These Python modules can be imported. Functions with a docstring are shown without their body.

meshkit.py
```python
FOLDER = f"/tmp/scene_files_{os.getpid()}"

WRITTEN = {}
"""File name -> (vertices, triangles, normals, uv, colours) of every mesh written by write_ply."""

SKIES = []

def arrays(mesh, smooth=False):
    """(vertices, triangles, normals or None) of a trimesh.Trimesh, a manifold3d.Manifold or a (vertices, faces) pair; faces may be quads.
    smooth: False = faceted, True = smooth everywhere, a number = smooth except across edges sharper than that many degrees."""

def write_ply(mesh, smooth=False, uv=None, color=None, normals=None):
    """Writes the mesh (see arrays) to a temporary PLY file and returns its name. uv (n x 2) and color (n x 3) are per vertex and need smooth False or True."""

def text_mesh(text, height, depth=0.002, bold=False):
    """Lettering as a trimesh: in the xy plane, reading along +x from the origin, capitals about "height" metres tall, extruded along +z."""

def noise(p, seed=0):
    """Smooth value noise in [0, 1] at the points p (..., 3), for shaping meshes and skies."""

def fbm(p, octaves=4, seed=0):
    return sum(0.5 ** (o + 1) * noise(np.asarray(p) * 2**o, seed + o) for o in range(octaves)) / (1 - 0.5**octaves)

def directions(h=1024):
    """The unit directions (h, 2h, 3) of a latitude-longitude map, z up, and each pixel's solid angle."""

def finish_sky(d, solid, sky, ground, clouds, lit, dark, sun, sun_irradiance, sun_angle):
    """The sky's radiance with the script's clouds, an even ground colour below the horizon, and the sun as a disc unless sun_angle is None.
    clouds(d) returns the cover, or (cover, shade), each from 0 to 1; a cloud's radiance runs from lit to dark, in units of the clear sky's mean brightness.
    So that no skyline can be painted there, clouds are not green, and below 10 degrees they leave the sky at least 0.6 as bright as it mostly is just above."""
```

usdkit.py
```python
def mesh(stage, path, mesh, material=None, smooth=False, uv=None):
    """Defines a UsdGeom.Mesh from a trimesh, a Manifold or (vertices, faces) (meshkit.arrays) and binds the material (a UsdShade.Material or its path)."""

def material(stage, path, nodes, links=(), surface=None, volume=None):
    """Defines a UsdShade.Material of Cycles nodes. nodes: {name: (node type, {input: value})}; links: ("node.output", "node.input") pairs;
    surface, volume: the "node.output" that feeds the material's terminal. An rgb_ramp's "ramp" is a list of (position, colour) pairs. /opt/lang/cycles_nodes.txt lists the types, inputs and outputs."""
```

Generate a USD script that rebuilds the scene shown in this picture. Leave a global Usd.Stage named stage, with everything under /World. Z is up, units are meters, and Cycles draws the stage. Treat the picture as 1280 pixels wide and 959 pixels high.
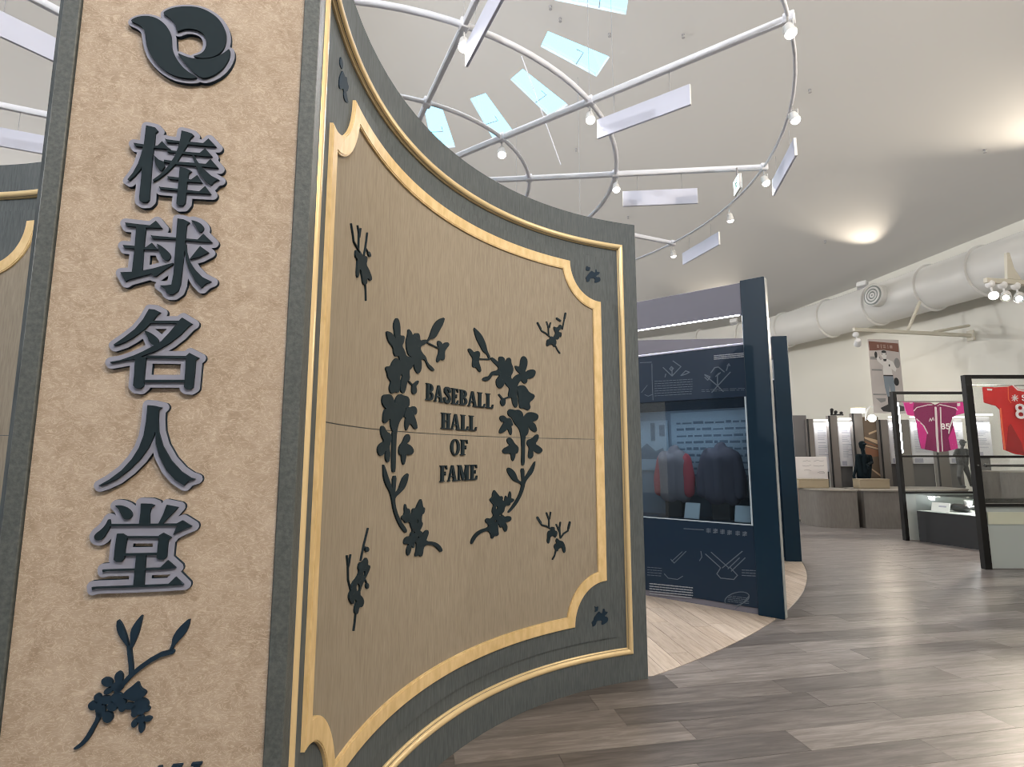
import math, random, numpy as np, trimesh, manifold3d as m3, usdkit, meshkit
from shapely.geometry import Polygon, Point, LineString, box as sbox, MultiPolygon
from shapely.ops import unary_union
from shapely import affinity
from pxr import Usd, UsdGeom, UsdLux, UsdShade, Sdf, Gf
rng = random.Random(7)
stage = Usd.Stage.CreateInMemory()
UsdGeom.Xform.Define(stage, '/World'); UsdGeom.Scope.Define(stage, '/World/Looks'); UsdGeom.Scope.Define(stage, '/World/Lights')
# ---------------------------------------------------------------- camera, sky, light levels
FPX, PITCH, EYE = 680.0, math.radians(7.45), np.array([0, 0, 1.14])
cam = UsdGeom.Camera.Define(stage, '/World/camera')
cam.CreateHorizontalApertureAttr(36.0); cam.CreateVerticalApertureAttr(36.0 * 959 / 1280)
cam.CreateFocalLengthAttr(36.0 * FPX / 1280); cam.CreateFStopAttr(0.0); cam.CreateFocusDistanceAttr(3.0)
cam.CreateClippingRangeAttr(Gf.Vec2f(0.05, 1000))
cam.AddTranslateOp().Set(Gf.Vec3d(*EYE)); cam.AddRotateXOp().Set(90 + math.degrees(PITCH))
cam.CreateExposureAttr(0.0)
SKY = (0.27, 0.68, .97)
dome = UsdLux.DomeLight.Define(stage, '/World/Lights/sky_light')
dome.CreateIntensityAttr(1.0); dome.CreateColorAttr(Gf.Vec3f(*SKY))
K_TRACK, K_UP, K_FRONT, K_WALL, K_LED = 850.0, 12500.0, 3000.0, 2400.0, 22.0
WARM, WHITE, COOL = (1.0, .87, .70), (1.0, .98, .97), (.93, .96, 1.0)

def spot(name, pos, aim, k, color=WHITE, angle=40, soft=.6, radius=.05):
    """the light of one lamp: a soft cone from its lens"""
    n = name; i = 0
    while stage.GetPrimAtPath('/World/Lights/' + n):
        i += 1; n = '%s_%03d' % (name, i)
    l = UsdLux.SphereLight.Define(stage, '/World/Lights/' + n)
    l.CreateRadiusAttr(radius); l.CreateIntensityAttr(float(k) / radius ** 2 * .0025); l.CreateColorAttr(Gf.Vec3f(*color))
    s = UsdLux.ShapingAPI.Apply(l.GetPrim()); s.CreateShapingConeAngleAttr(float(angle)); s.CreateShapingConeSoftnessAttr(float(soft))
    p = np.array(pos, float); d = np.array(aim, float) - p; d /= np.linalg.norm(d)
    z = -d; x = np.cross([0, 0, 1.0], z); x = x / np.linalg.norm(x) if np.linalg.norm(x) > 1e-6 else np.array([1.0, 0, 0]); y = np.cross(z, x)
    l.AddTransformOp().Set(Gf.Matrix4d(*x, 0, *y, 0, *z, 0, *p, 1))
    return l

# ---------------------------------------------------------------- scene graph helpers
taken, LOC = set(), {}
def numbered(parent, name):
    p, i = parent + '/' + name, 0
    while p in taken:
        i += 1; p = '%s/%s_%03d' % (parent, name, i)
    taken.add(p); return p
def tag(prim, label=None, cat=None, group=None, kind=None):
    for k, v in (('label', label), ('category', cat), ('group', group), ('kind', kind)):
        if v: prim.SetCustomDataByKey(k, v)
    return prim
def thing(name, label=None, cat=None, loc=(0, 0, 0), rotz=0.0, group=None, kind=None):
    p = numbered('/World', name); x = UsdGeom.Xform.Define(stage, p)
    x.AddTranslateOp().Set(Gf.Vec3d(*map(float, loc))); x.AddRotateZOp().Set(float(rotz))
    LOC[p] = (np.array(loc, float), rotz)
    return tag(x.GetPrim(), label, cat, group, kind)
def obj(name, mesh, mat, parent=None, smooth=False, label=None, cat=None, group=None, kind=None):
    """one Mesh prim. parent: a thing or a part (points are given in world space unless the parent was made 'local')"""
    par = str(parent.GetPath()) if parent is not None else '/World'
    p = numbered(par, name)
    if isinstance(mesh, (list, tuple)) and not (len(mesh) == 2 and isinstance(mesh[0], np.ndarray)):
        mesh = trimesh.util.concatenate([m for m in mesh])
    root = '/'.join(p.split('/')[:3])
    if root in LOC and root not in local_roots:
        o, rz = LOC[root]
        if isinstance(mesh, tuple): v, f = mesh
        else: v, f = np.array(mesh.vertices), np.array(mesh.faces)
        v = v - o
        if rz:
            a = -math.radians(rz); v = v @ np.array([[math.cos(a), math.sin(a), 0], [-math.sin(a), math.cos(a), 0], [0, 0, 1]])
        mesh = (v, f)
    m = usdkit.mesh(stage, p, mesh, M[mat], smooth=smooth)
    return tag(m.GetPrim(), label, cat, group, kind)
local_roots = set()
def local_thing(*a, **k):
    """a thing whose parts are given in its own frame (so that it can be copied)"""
    t = thing(*a, **k); local_roots.add(str(t.GetPath())); return t
def dup(root, loc, rotz=0.0, label=None, group=None):
    was = root.GetCustomData(); base = root.GetName()
    if base[-4:-3] == '_' and base[-3:].isdigit(): base = base[:-4]
    r = thing(base, label or was.get('label'), was.get('category'), loc, rotz, group or was.get('group'))
    r.GetReferences().AddInternalReference(root.GetPath()); r.SetInstanceable(True)
    return r
def move(t, loc, rotz=0.0):
    t.GetAttribute('xformOp:translate').Set(Gf.Vec3d(*map(float, loc))); t.GetAttribute('xformOp:rotateZ').Set(float(rotz))

# ---------------------------------------------------------------- shape helpers
def bx(x0, x1, y0, y1, z0, z1):
    m = trimesh.creation.box([x1 - x0, y1 - y0, z1 - z0]); m.apply_translation([(x0 + x1) / 2, (y0 + y1) / 2, (z0 + z1) / 2]); return m
def cbx(x0, x1, y0, y1, z0, z1, c=.004):
    """a box with chamfered edges"""
    c = min(c, (x1 - x0) * .45, (y1 - y0) * .45, (z1 - z0) * .45); P = []
    for X in (x0, x1):
        for Y in (y0, y1):
            for Z in (z0, z1):
                sx, sy, sz = [1 if a == b else -1 for a, b in ((X, x0), (Y, y0), (Z, z0))]
                P += [(X + sx * c, Y + sy * c, Z), (X + sx * c, Y, Z + sz * c), (X, Y + sy * c, Z + sz * c)]
    return trimesh.convex.convex_hull(np.array(P))
def frame(o, u, n=None):
    """4x4 from a floor origin, a horizontal direction u (local x); local y points away from the viewer side, z up"""
    u = np.array([u[0], u[1], 0.0]) / math.hypot(u[0], u[1]); v = np.array([-u[1], u[0], 0])
    T = np.eye(4); T[:3, 0], T[:3, 1], T[:3, 3] = u, v, o; return T
def tf(m, T):
    m = m.copy(); m.apply_transform(T); return m
def tube(pts, r, n=10, closed=False):
    """a round bar through the points; r may vary"""
    pts = np.array(pts, float); k = len(pts); r = np.full(k, r) if np.ndim(r) == 0 else np.array(r)
    t = np.roll(pts, -1, 0) - np.roll(pts, 1, 0) if closed else np.gradient(pts, axis=0)
    t /= np.linalg.norm(t, axis=1, keepdims=True)
    a = np.array([0, 0, 1.0]) if abs(t[0][2]) < .9 else np.array([1.0, 0, 0]); V = []
    for i in range(k):
        a = a - t[i] * (a @ t[i]); a /= np.linalg.norm(a); b = np.cross(t[i], a)
        ph = np.arange(n) / n * 2 * math.pi
        V.append(pts[i] + r[i] * (np.cos(ph)[:, None] * a + np.sin(ph)[:, None] * b))
    V = np.vstack(V); F = []
    for i in range(k if closed else k - 1):
        for j in range(n):
            A, B = i * n + j, i * n + (j + 1) % n; C, D = (i + 1) % k * n + (j + 1) % n, (i + 1) % k * n + j
            F += [(A, B, C), (A, C, D)]
    if not closed:
        for i, s in ((0, -1), (k - 1, 1)):
            c = len(V); V = np.vstack([V, pts[i]])
            for j in range(n):
                e = (i * n + j, i * n + (j + 1) % n, c); F.append(e if s > 0 else e[::-1])
    return trimesh.Trimesh(V, F, process=False)
def arc_pts(c, r, a0, a1, z, n=24):
    return [(c[0] + r * math.cos(math.radians(a)), c[1] + r * math.sin(math.radians(a)), z) for a in np.linspace(a0, a1, n)]
def strip(section, path):
    """sweep a closed section [(offset outwards, height)] along an open horizontal path of (point, outward normal)"""
    V, k = [], len(section)
    for p, nrm in path:
        for o, h in section: V.append((p[0] + nrm[0] * o, p[1] + nrm[1] * o, p[2] + h))
    F = []
    for i in range(len(path) - 1):
        for j in range(k):
            A, B, C, D = i * k + j, i * k + (j + 1) % k, (i + 1) * k + (j + 1) % k, (i + 1) * k + j
            F += [(A, B, C), (A, C, D)]
    e = len(path) - 1
    for j in range(1, k - 1): F += [(0, j + 1, j), (e * k, e * k + j, e * k + j + 1)]
    m = trimesh.Trimesh(V, F, process=False); m.fix_normals(); return m
def lathe(prof, n=24):
    """revolve (radius, z) about z"""
    return trimesh.creation.revolve(np.array(prof, float), sections=n)
def polys(g):
    return [p for p in (g.geoms if hasattr(g, 'geoms') else [g]) if p.geom_type == 'Polygon' and p.area > 1e-9]
def extrude(g, d0, d1):
    """polygon(s) in (x, y) raised from d0 to d1 along z"""
    out = []
    for p in polys(g):
        m = trimesh.creation.extrude_polygon(p, d1 - d0, engine='earcut'); m.apply_translation([0, 0, d0]); out.append(m)
    return trimesh.util.concatenate(out)
def chaikin(p, n=2):
    p = np.array(p, float)
    for _ in range(n):
        q = np.roll(p, -1, 0); p = np.stack([p * .75 + q * .25, p * .25 + q * .75], 1).reshape(-1, 2)
    return p
def poly(p, curve=0):
    g = Polygon(chaikin(p, curve) if curve else p)
    return g if g.is_valid else g.buffer(0)
def stroke(p, w, cap=1):
    return LineString(p).buffer(w / 2, cap_style=cap, join_style=1, quad_segs=4)
def ell(cx, cy, a, b, rot=0):
    return affinity.rotate(affinity.scale(Point(cx, cy).buffer(1, quad_segs=5), a, b), rot)
def hullbody(bones, refine=.03, rounds=8):
    """one continuous surface from bones [((p, r), (q, r))]"""
    parts = []
    for (p, r), (q, s) in bones:
        a = m3.Manifold.sphere(r, 20).translate(list(map(float, p))); b = m3.Manifold.sphere(s, 20).translate(list(map(float, q)))
        parts.append(m3.Manifold.batch_hull([a, b]))
    m = m3.Manifold.batch_boolean(parts, m3.OpType.Add).refine_to_length(refine).to_mesh()
    t = trimesh.Trimesh(m.vert_properties[:, :3], m.tri_verts, process=True)
    trimesh.smoothing.filter_taubin(t, iterations=rounds); return t

# ---------------------------------------------------------------- where a pixel's ray meets a surface of the place
def ray(x, y):
    a, b = x - 640.0, 479.5 - y
    return np.array([a, FPX * math.cos(PITCH) - b * math.sin(PITCH), FPX * math.sin(PITCH) + b * math.cos(PITCH)])
def floor_at(x, y, z=0.0):
    d = ray(x, y); return EYE + d * (z - EYE[2]) / d[2]
def at_depth(x, y, Y):
    d = ray(x, y); return EYE + d * Y / d[1]

# ---------------------------------------------------------------- materials
M = {}
def mat(name, nodes, links=(), surface='p.BSDF', **k):
    M[name] = usdkit.material(stage, '/World/Looks/' + name, nodes, links, surface=surface, **k)
def plain(name, col, rough=.5, metal=0.0, **k):
    mat(name, {'p': ('principled_bsdf', dict(base_color=col, roughness=rough, metallic=metal, **k))})
def grained(name, c0, c1, scale, rough=.6, stretch=(1, 1, 1), rot=(0, 0, 0), bump=.0, detail=4, dist=.0, lo=.35, hi=.65, spec=.5, obj_space=False):
    """two tones mixed by stretched noise, with a little relief"""
    src = {'c': ('texture_coordinate', {})} if obj_space else {'c': ('geometry', {})}
    so = 'c.object' if obj_space else 'c.position'
    nodes = {**src, 'm': ('mapping', {'rotation': rot, 'scale': stretch}), 'n': ('noise_texture', {'scale': scale, 'detail': detail, 'roughness': .6, 'distortion': dist}),
             'r': ('rgb_ramp', {'ramp': [(lo, c0), (hi, c1)]}), 'p': ('principled_bsdf', {'roughness': rough, 'specular_ior_level': spec})}
    links = [(so, 'm.vector'), ('m.vector', 'n.vector'), ('n.fac', 'r.fac'), ('r.color', 'p.base_color')]
    if bump:
        nodes['b'] = ('bump', {'strength': bump, 'distance': .002}); links += [('n.fac', 'b.height'), ('b.normal', 'p.normal')]
    mat(name, nodes, links)
def glow(name, col, k):
    mat(name, {'e': ('emission', {'color': col, 'strength': k})}, surface='e.emission')
def pane_mat(name, tint=(1, 1, 1), rough=.02, r0=.04):
    """a thin pane: clear, with a reflection that grows towards grazing angles alike on both faces"""
    mat(name, {'t': ('transparent_bsdf', {'color': tint}), 'g': ('glossy_bsdf', {'color': (1, 1, 1), 'roughness': rough}), 'w': ('layer_weight', {'blend': .5}), 'k': ('math', {'math_type': 'power', 'value2': 5.0}), 'f': ('math', {'math_type': 'multiply_add', 'value2': 1 - r0, 'value3': r0}), 'x': ('mix_closure', {})},
        [('w.facing', 'k.value1'), ('k.value', 'f.value1'), ('f.value', 'x.fac'), ('t.BSDF', 'x.closure1'), ('g.BSDF', 'x.closure2')], surface='x.closure')

plain('ceiling_white', (.70, .69, .67), .85); plain('wall_white', (.74, .73, .67), .8); plain('steel_white', (.84, .86, .93), .5)
plain('baffle_white', (.62, .64, .76), .8); plain('baffle_edge', (.85, .85, .85), .7); plain('duct_white', (.76, .76, .74), .5)
plain('bracket_cream', (.62, .59, .50), .6); plain('lamp_white', (.78, .78, .78), .35); plain('chrome', (.8, .8, .8), .15, 1.0)
plain('cable_grey', (.4, .4, .42), .5); plain('vent_dark', (.28, .31, .30), .6); plain('black', (.012, .012, .013), .4)
# the pillar's mottled fibre paper: soft tan clouds with paler hair-like fibres
mat('fibre_paper', {'c': ('geometry', {}), 'm': ('mapping', {'scale': (1, 1, 1)}), 'n': ('noise_texture', {'scale': 19.0, 'detail': 5, 'roughness': .68, 'distortion': 1.5}),
                    'm2': ('mapping', {'rotation': (.5, .9, .3), 'scale': (1, 1, 2.2)}), 'w': ('noise_texture', {'scale': 34.0, 'detail': 4, 'distortion': 3.2}),
                    'r': ('rgb_ramp', {'ramp': [(.30, (.275, .215, .165)), (.50, (.350, .285, .228)), (.70, (.41, .345, .285))]}),
                    'r2': ('rgb_ramp', {'ramp': [(.46, (0, 0, 0)), (.50, (1, 1, 1)), (.54, (0, 0, 0))]}), 'k': ('math', {'math_type': 'multiply', 'value2': .55}),
                    'x': ('mix_color', {'b': (.60, .52, .44)}), 'b': ('bump', {'strength': .25, 'distance': .001}), 'p': ('principled_bsdf', {'roughness': .75, 'specular_ior_level': .25})},
    [('c.position', 'm.vector'), ('m.vector', 'n.vector'), ('c.position', 'm2.vector'), ('m2.vector', 'w.vector'), ('n.fac', 'r.fac'), ('w.fac', 'r2.fac'), ('r2.color', 'k.value1'), ('k.value', 'x.fac'),
     ('r.color', 'x.a'), ('x.result', 'p.base_color'), ('n.fac', 'b.height'), ('b.normal', 'p.normal')])
# the wings' vertically streaked cloths
grained('tan_cloth', (.212, .183, .146), (.292, .260, .213), 150, .8, (1, 1, .09), bump=.15, detail=3, spec=.2, lo=.25, hi=.75)
grained('grey_cloth', (.058, .071, .080), (.090, .106, .117), 150, .7, (1, 1, .10), bump=.2, detail=3, spec=.3)
grained('grey_stone', (.050, .061, .065), (.088, .101, .105), 130, .55, bump=.5, detail=6, spec=.45)
grained('gold_wood', (.56, .41, .20), (.68, .52, .29), 30, .52, (1, 1, .4), detail=3, spec=.5)
plain('gold_gloss', (.66, .52, .30), .28, 0.2)
plain('dark_gap', (.02, .022, .023), .7)
plain('ink_navy', (.008, .022, .042), .7, specular_ior_level=.2); plain('ink_teal', (.008, .018, .026), .7, specular_ior_level=.2); plain('letter_grey', (.22, .235, .315), .6)
plain('board_navy', (.006, .019, .042), .4, specular_ior_level=.3); plain('post_navy', (.004, .020, .040), .4, specular_ior_level=.25); plain('post_edge', (.30, .32, .33), .35)
plain('header_grey', (.145, .145, .185), .6); plain('rail_white', (.42, .43, .55), .5); plain('chalk', (.085, .11, .145), .7); plain('chalk_bright', (.26, .28, .32), .7)
plain('recess_blue', (.12, .17, .23), .6); plain('sheet_blue', (.20, .27, .34), .6); plain('sheet_ink', (.07, .11, .16), .7)
plain('jacket_red', (.34, .05, .07), .7); plain('jacket_grey', (.16, .15, .18), .7); plain('jacket_navy', (.05, .05, .08), .7); plain('caption_pale', (.42, .50, .56), .5)
pane_mat('showcase_glass', (.72, .78, .82), .02, .07); pane_mat('clear_glass', (.985, .99, .985), .02, .015); pane_mat('sky_glass', (.97, .99, 1), .02, .03)
glow('lamp_lit', (1, .97, .90), 14.0); glow('led_lit', (.92, .96, 1.0), 5.0); glow('exit_lit', (.80, 1.0, .97), 2.2); glow('poster_light', (1, .96, .88), 2.6)
plain('exit_green', (.01, .30, .24), .5)
grained('desk_grey', (.135, .122, .107), (.160, .146, .13), 40, .5, (1, 1, .2), detail=2); plain('desk_top', (.26, .235, .20), .4); plain('riser_tan', (.33, .27, .18), .6)
plain('pilaster_grey', (.20, .18, .165), .4); plain('slab_grey', (.16, .155, .155), .6); plain('poster_white', (.80, .80, .84), .5); plain('poster_ink', (.45, .46, .55), .6)
plain('mural_brown', (.17, .125, .09), .5); plain('mural_rust', (.30, .14, .08), .5); plain('mural_streak', (.62, .46, .30), .5); plain('lamp_cream', (.85, .80, .58), .6)
plain('board_white', (.72, .68, .66), .5); plain('board_pink', (.62, .44, .38), .5); plain('pencil', (.30, .28, .28), .7)
plain('figure_black', (.003, .009, .013), .7, specular_ior_level=.15); plain('figure_grey', (.045, .050, .055), .5)
plain('jersey_pink', (.70, .03, .30), .7); plain('jersey_plum', (.26, .012, .11), .7); plain('jersey_red', (.62, .012, .015), .7); plain('jersey_dark_red', (.36, .008, .012), .7); plain('jersey_white', (.80, .76, .78), .7); plain('jersey_orange', (.85, .16, .07), .7)
plain('frame_black', (.008, .008, .008), .5, specular_ior_level=.25); plain('plinth_dark', (.028, .029, .031), .6, specular_ior_level=.3); plain('frosted', (.44, .49, .48), .4); plain('frosted_pale', (.60, .62, .50), .4); plain('tray_pale', (.50, .56, .54), .4)
plain('caption_white', (.8, .82, .8), .5); plain('leather_black', (.02, .02, .02), .4)
plain('banner_cloth', (.56, .52, .51), .8); plain('banner_red', (.22, .105, .08), .8); plain('banner_grey', (.28, .28, .28), .8); plain('banner_dark', (.045, .045, .048), .8); plain('banner_white', (.78, .76, .75), .8); plain('banner_blue', (.24, .29, .34), .8); plain('banner_letter', (.42, .30, .26), .8)
# floor planks
ANG = math.radians(10.5)
def plank_mat(name, tones, ang, scale=9.0, rough=.34):
    mat(name, {'c': ('geometry', {}), 'o': ('object_info', {}), 'k': ('math', {'math_type': 'multiply', 'value2': 37.0}), 'cx': ('combine_xyz', {}), 'm0': ('mapping', {'rotation': (0, 0, -ang)}), 'm': ('mapping', {'scale': (1, 9, 1)}),
               'a': ('mix', {'mix_type': 'add', 'fac': 1.0}), 'n': ('noise_texture', {'scale': scale * .45, 'detail': 7, 'roughness': .68, 'distortion': .7}),
               'n2': ('noise_texture', {'scale': scale * .16, 'detail': 3, 'roughness': .5, 'distortion': .5}), 'ad': ('math', {'math_type': 'multiply_add', 'value2': .45}),
               'r': ('rgb_ramp', {'ramp': [(.50, tones[0]), (.70, tones[1]), (.92, tones[2])]}), 'b': ('bump', {'strength': .22, 'distance': .002}), 'p': ('principled_bsdf', {'roughness': rough, 'specular_ior_level': .5})},
        [('c.position', 'm0.vector'), ('m0.vector', 'm.vector'), ('o.random', 'k.value1'), ('k.value', 'cx.x'), ('k.value', 'cx.y'), ('m.vector', 'a.color1'), ('cx.vector', 'a.color2'), ('a.color', 'n.vector'), ('a.color', 'n2.vector'),
         ('n2.fac', 'ad.value1'), ('n.fac', 'ad.value3'), ('ad.value', 'r.fac'), ('r.color', 'p.base_color'), ('n.fac', 'b.height'), ('b.normal', 'p.normal')])
G = [tuple(tuple(c * k for c in t) for t in ((.078, .069, .065), (.128, .115, .109), (.205, .187, .180))) for k in (.92, .74, 1.28, 1.06, .82)]
for i, t in enumerate(G): plank_mat('grey_plank_%d' % i, t, ANG)
BZ = [((.30, .235, .18), (.42, .345, .28), (.52, .44, .37)), ((.26, .205, .16), (.37, .305, .25), (.46, .39, .33)), ((.34, .27, .215), (.46, .385, .32), (.56, .48, .41))]
for i, t in enumerate(BZ): plank_mat('beige_plank_%d' % i, t, math.radians(98), 11, .4)
plain('floor_gap', (.05, .043, .04), .6); plain('edge_strip', (.55, .50, .45), .3, .3)

# ================================================================ the room: a round hall under a low cone
CEN = np.array([-1.7238, 7.137])
WT, WR = [-180, -90, -20, 11.9, 14.7, 17.8, 22.2, 26.9, 30.1, 35.5, 42.3, 60, 110, 180], [12.0, 11.4, 11.2, 11.32, 11.36, 11.40, 11.53, 11.70, 11.88, 12.12, 12.54, 12.7, 12.4, 12.0]
def wall_r(th): return float(np.interp((th + 180) % 360 - 180, WT, WR))
def cone(r): return 8.24 - .25 * r 
def polar(r, th, z): return np.array([CEN[0] + r * math.cos(math.radians(th)), CEN[1] + r * math.sin(math.radians(th)), z])
SKT = [17 + 22.5 * k for k in range(16)]; SKW = 4.1; SR0, SR1 = 2.34, 3.36
ths = sorted({round(t + o, 3) for t in SKT for o in (-SKW, SKW, SKW + 4.8, SKW + 9.6)})
ths = ths + [ths[0] + 360]
V, F = [], []
RB = [.0005, 1.2, SR0, SR1, 5, 7, 9.42, 9.44, None]
for t in ths:
    for r in RB:
        rr = wall_r(t) + .5 if r is None else r; V.append(polar(rr, t, cone(rr)))
for i in range(len(ths) - 1):
    mid = (ths[i] + ths[i + 1]) / 2
    for j in range(len(RB) - 1):
        if j == 2 and any(abs((mid - t + 180) % 360 - 180) < SKW * .9 for t in SKT): continue
        a, b, c, d = i * 9 + j, i * 9 + j + 1, (i + 1) * 9 + j + 1, (i + 1) * 9 + j
        F += [(a, d, c), (a, c, b)]
ceil_mesh = trimesh.Trimesh(V, F, process=False)
obj('ceiling', ceil_mesh, 'ceiling_white', smooth=12, kind='structure')
for k, t in enumerate(SKT):
    w = thing('window_%d' % (k + 1), kind='structure')
    q = [polar(r, t + s * SKW, cone(r)) for r, s in ((SR0, -1), (SR0, 1), (SR1, 1), (SR1, -1))]
    up = np.array([0, 0, .06]); mid = sum(q) / 4
    V = np.array([p for p in q] + [p + up for p in q]); F = []
    for a in range(4):
        b = (a + 1) % 4; F += [(a, b, b + 4), (a, b + 4, a + 4)]
    o = [mid + (p - mid) * 1.10 for p in q]                       # the shaft's outer skin
    V = np.vstack([V, o, [p + up for p in o]])
    for a in range(4):
        b = (a + 1) % 4; F += [(8 + a, 12 + b, 8 + b), (8 + a, 12 + a, 12 + b), (4 + a, 4 + b, 12 + b), (4 + a, 12 + b, 12 + a)]
    obj('window_frame', (V, np.array(F)), 'lamp_white', w)
    V = np.array([p + up * .85 for p in q] + [p + up * .95 for p in q])
    obj('window_pane', (V, np.array([(0, 2, 1), (0, 3, 2), (4, 5, 6), (4, 6, 7)])), 'sky_glass', w)
    e = polar(2.98, t - 1.2, cone(2.98) + .03); g = polar(2.98, t + SKW, cone(2.98) + .03); h = polar(2.86, t - 1.2, cone(2.86) + .03)
    obj('window_latch', tube([h, e, g], .008, 6), 'cable_grey', w)
for side, a0, a1 in (('right', -45, 75), ('far', 75, 150), ('left', 150, 250), ('near', 250, 315)):
    V, F = [], []
    tt = np.linspace(a0, a1, int((a1 - a0) / 2.5) + 1)
    for t in tt:
        r = wall_r(t); V += [polar(r, t, -.05), polar(r, t, cone(r) + .1), polar(r + .15, t, cone(r) + .1), polar(r + .15, t, -.05)]
    for i in range(len(tt) - 1):
        for j in range(4):
            a, b = i * 4 + j, i * 4 + (j + 1) % 4; F += [(a, b, b + 4), (a, b + 4, a + 4)]
    obj('wall_' + side, (np.array(V), np.array(F)), 'wall_white', smooth=20, kind='structure')

# ---------------------------------------------------------------- the floor: grey planks around a round field of beige planks
floor = thing('floor', kind='structure')
ZC, ZR = np.array([-3.116, 8.46]), 6.68
zone = Point(*ZC).buffer(ZR, quad_segs=64).difference(Point(1.1345, 1.4321).buffer(1.62, quad_segs=48))
obj('subfloor', [bx(-16, 13, -6, 22, -.06, -.006)], 'grey_plank_1', floor)
obj('beige_subfloor', extrude(zone.intersection(sbox(-9.7, 1.5, -9.9, 15)), -.0059, -.004), 'beige_plank_0', floor)
cu, su = math.cos(ANG), math.sin(ANG)
def uv2xy(u, v, c=cu, s=su): return (u * c - v * s, u * s + v * c)
grey_seen = Polygon([floor_at(520, 972)[:2], floor_at(640, 894)[:2], floor_at(740, 861)[:2], floor_at(812, 843)[:2], (1.0, 3.2), (2.3, 4.6), (3.1, 5.9), (3.1, 6.2), floor_at(985, 655)[:2], floor_at(1290, 655)[:2], floor_at(1290, 972)[:2]]).buffer(.06).difference(zone.buffer(.004))
JOINT = {0: 1.562, -1: 2.05, 1: 2.14, 2: 1.907, 6: 2.294}
TONES = [(0, 1.562, 2), (-1, 2.05, 3), (6, 2.294, 2), (1, .19, 2), (1, 1.165, 0), (1, 2.14, 1), (2, -.043, 3), (2, .932, 1), (2, 1.907, 0), (0, .587, 1), (0, 2.537, 4), (-1, 1.075, 4)]
grey_more = sbox(-2.5, .2, 9.2, 11)
far = []; PW, PL, GAP = .157, .975, .0007
for k in range(-25, 62):
    off = JOINT.get(k, rng.uniform(0, PL)) % PL
    for j in range(-4, 13):
        u0, v0 = off + (j - 1) * PL, 2.03 + PW * k
        g = Polygon([uv2xy(*q) for q in ((u0 + GAP, v0 + GAP), (u0 + PL - GAP, v0 + GAP), (u0 + PL - GAP, v0 + PW - GAP), (u0 + GAP, v0 + PW - GAP))])
        seen = g.intersects(grey_seen)
        if not seen and not g.intersects(grey_more): continue
        g = g.difference(zone.buffer(.004)); z = rng.uniform(-.0005, .0)
        tone = rng.choice([0, 0, 1, 1, 2, 3, 3, 4])
        for kk, uu, tn in TONES:
            if k == kk and abs(u0 - uu) < .03: tone = tn
        if not polys(g): continue
        m = extrude(g, -.006, z)
        if seen and np.hypot(*g.centroid.coords[0]) < 6.1: obj('plank', m, 'grey_plank_%d' % tone, floor)
        else: far.append(m)
obj('plank', far, 'grey_plank_3', floor, kind='stuff')
cb, sb = math.cos(math.radians(98)), math.sin(math.radians(98))
beige_seen = Polygon([(.6, 2.85), (1.0, 3.2), (2.3, 4.6), (3.2, 5.9), (3.2, 6.4), (2.4, 6.4), (1.9, 4.3), (1.1, 4.9), (.75, 4.6)]).buffer(.05).intersection(zone)
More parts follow.
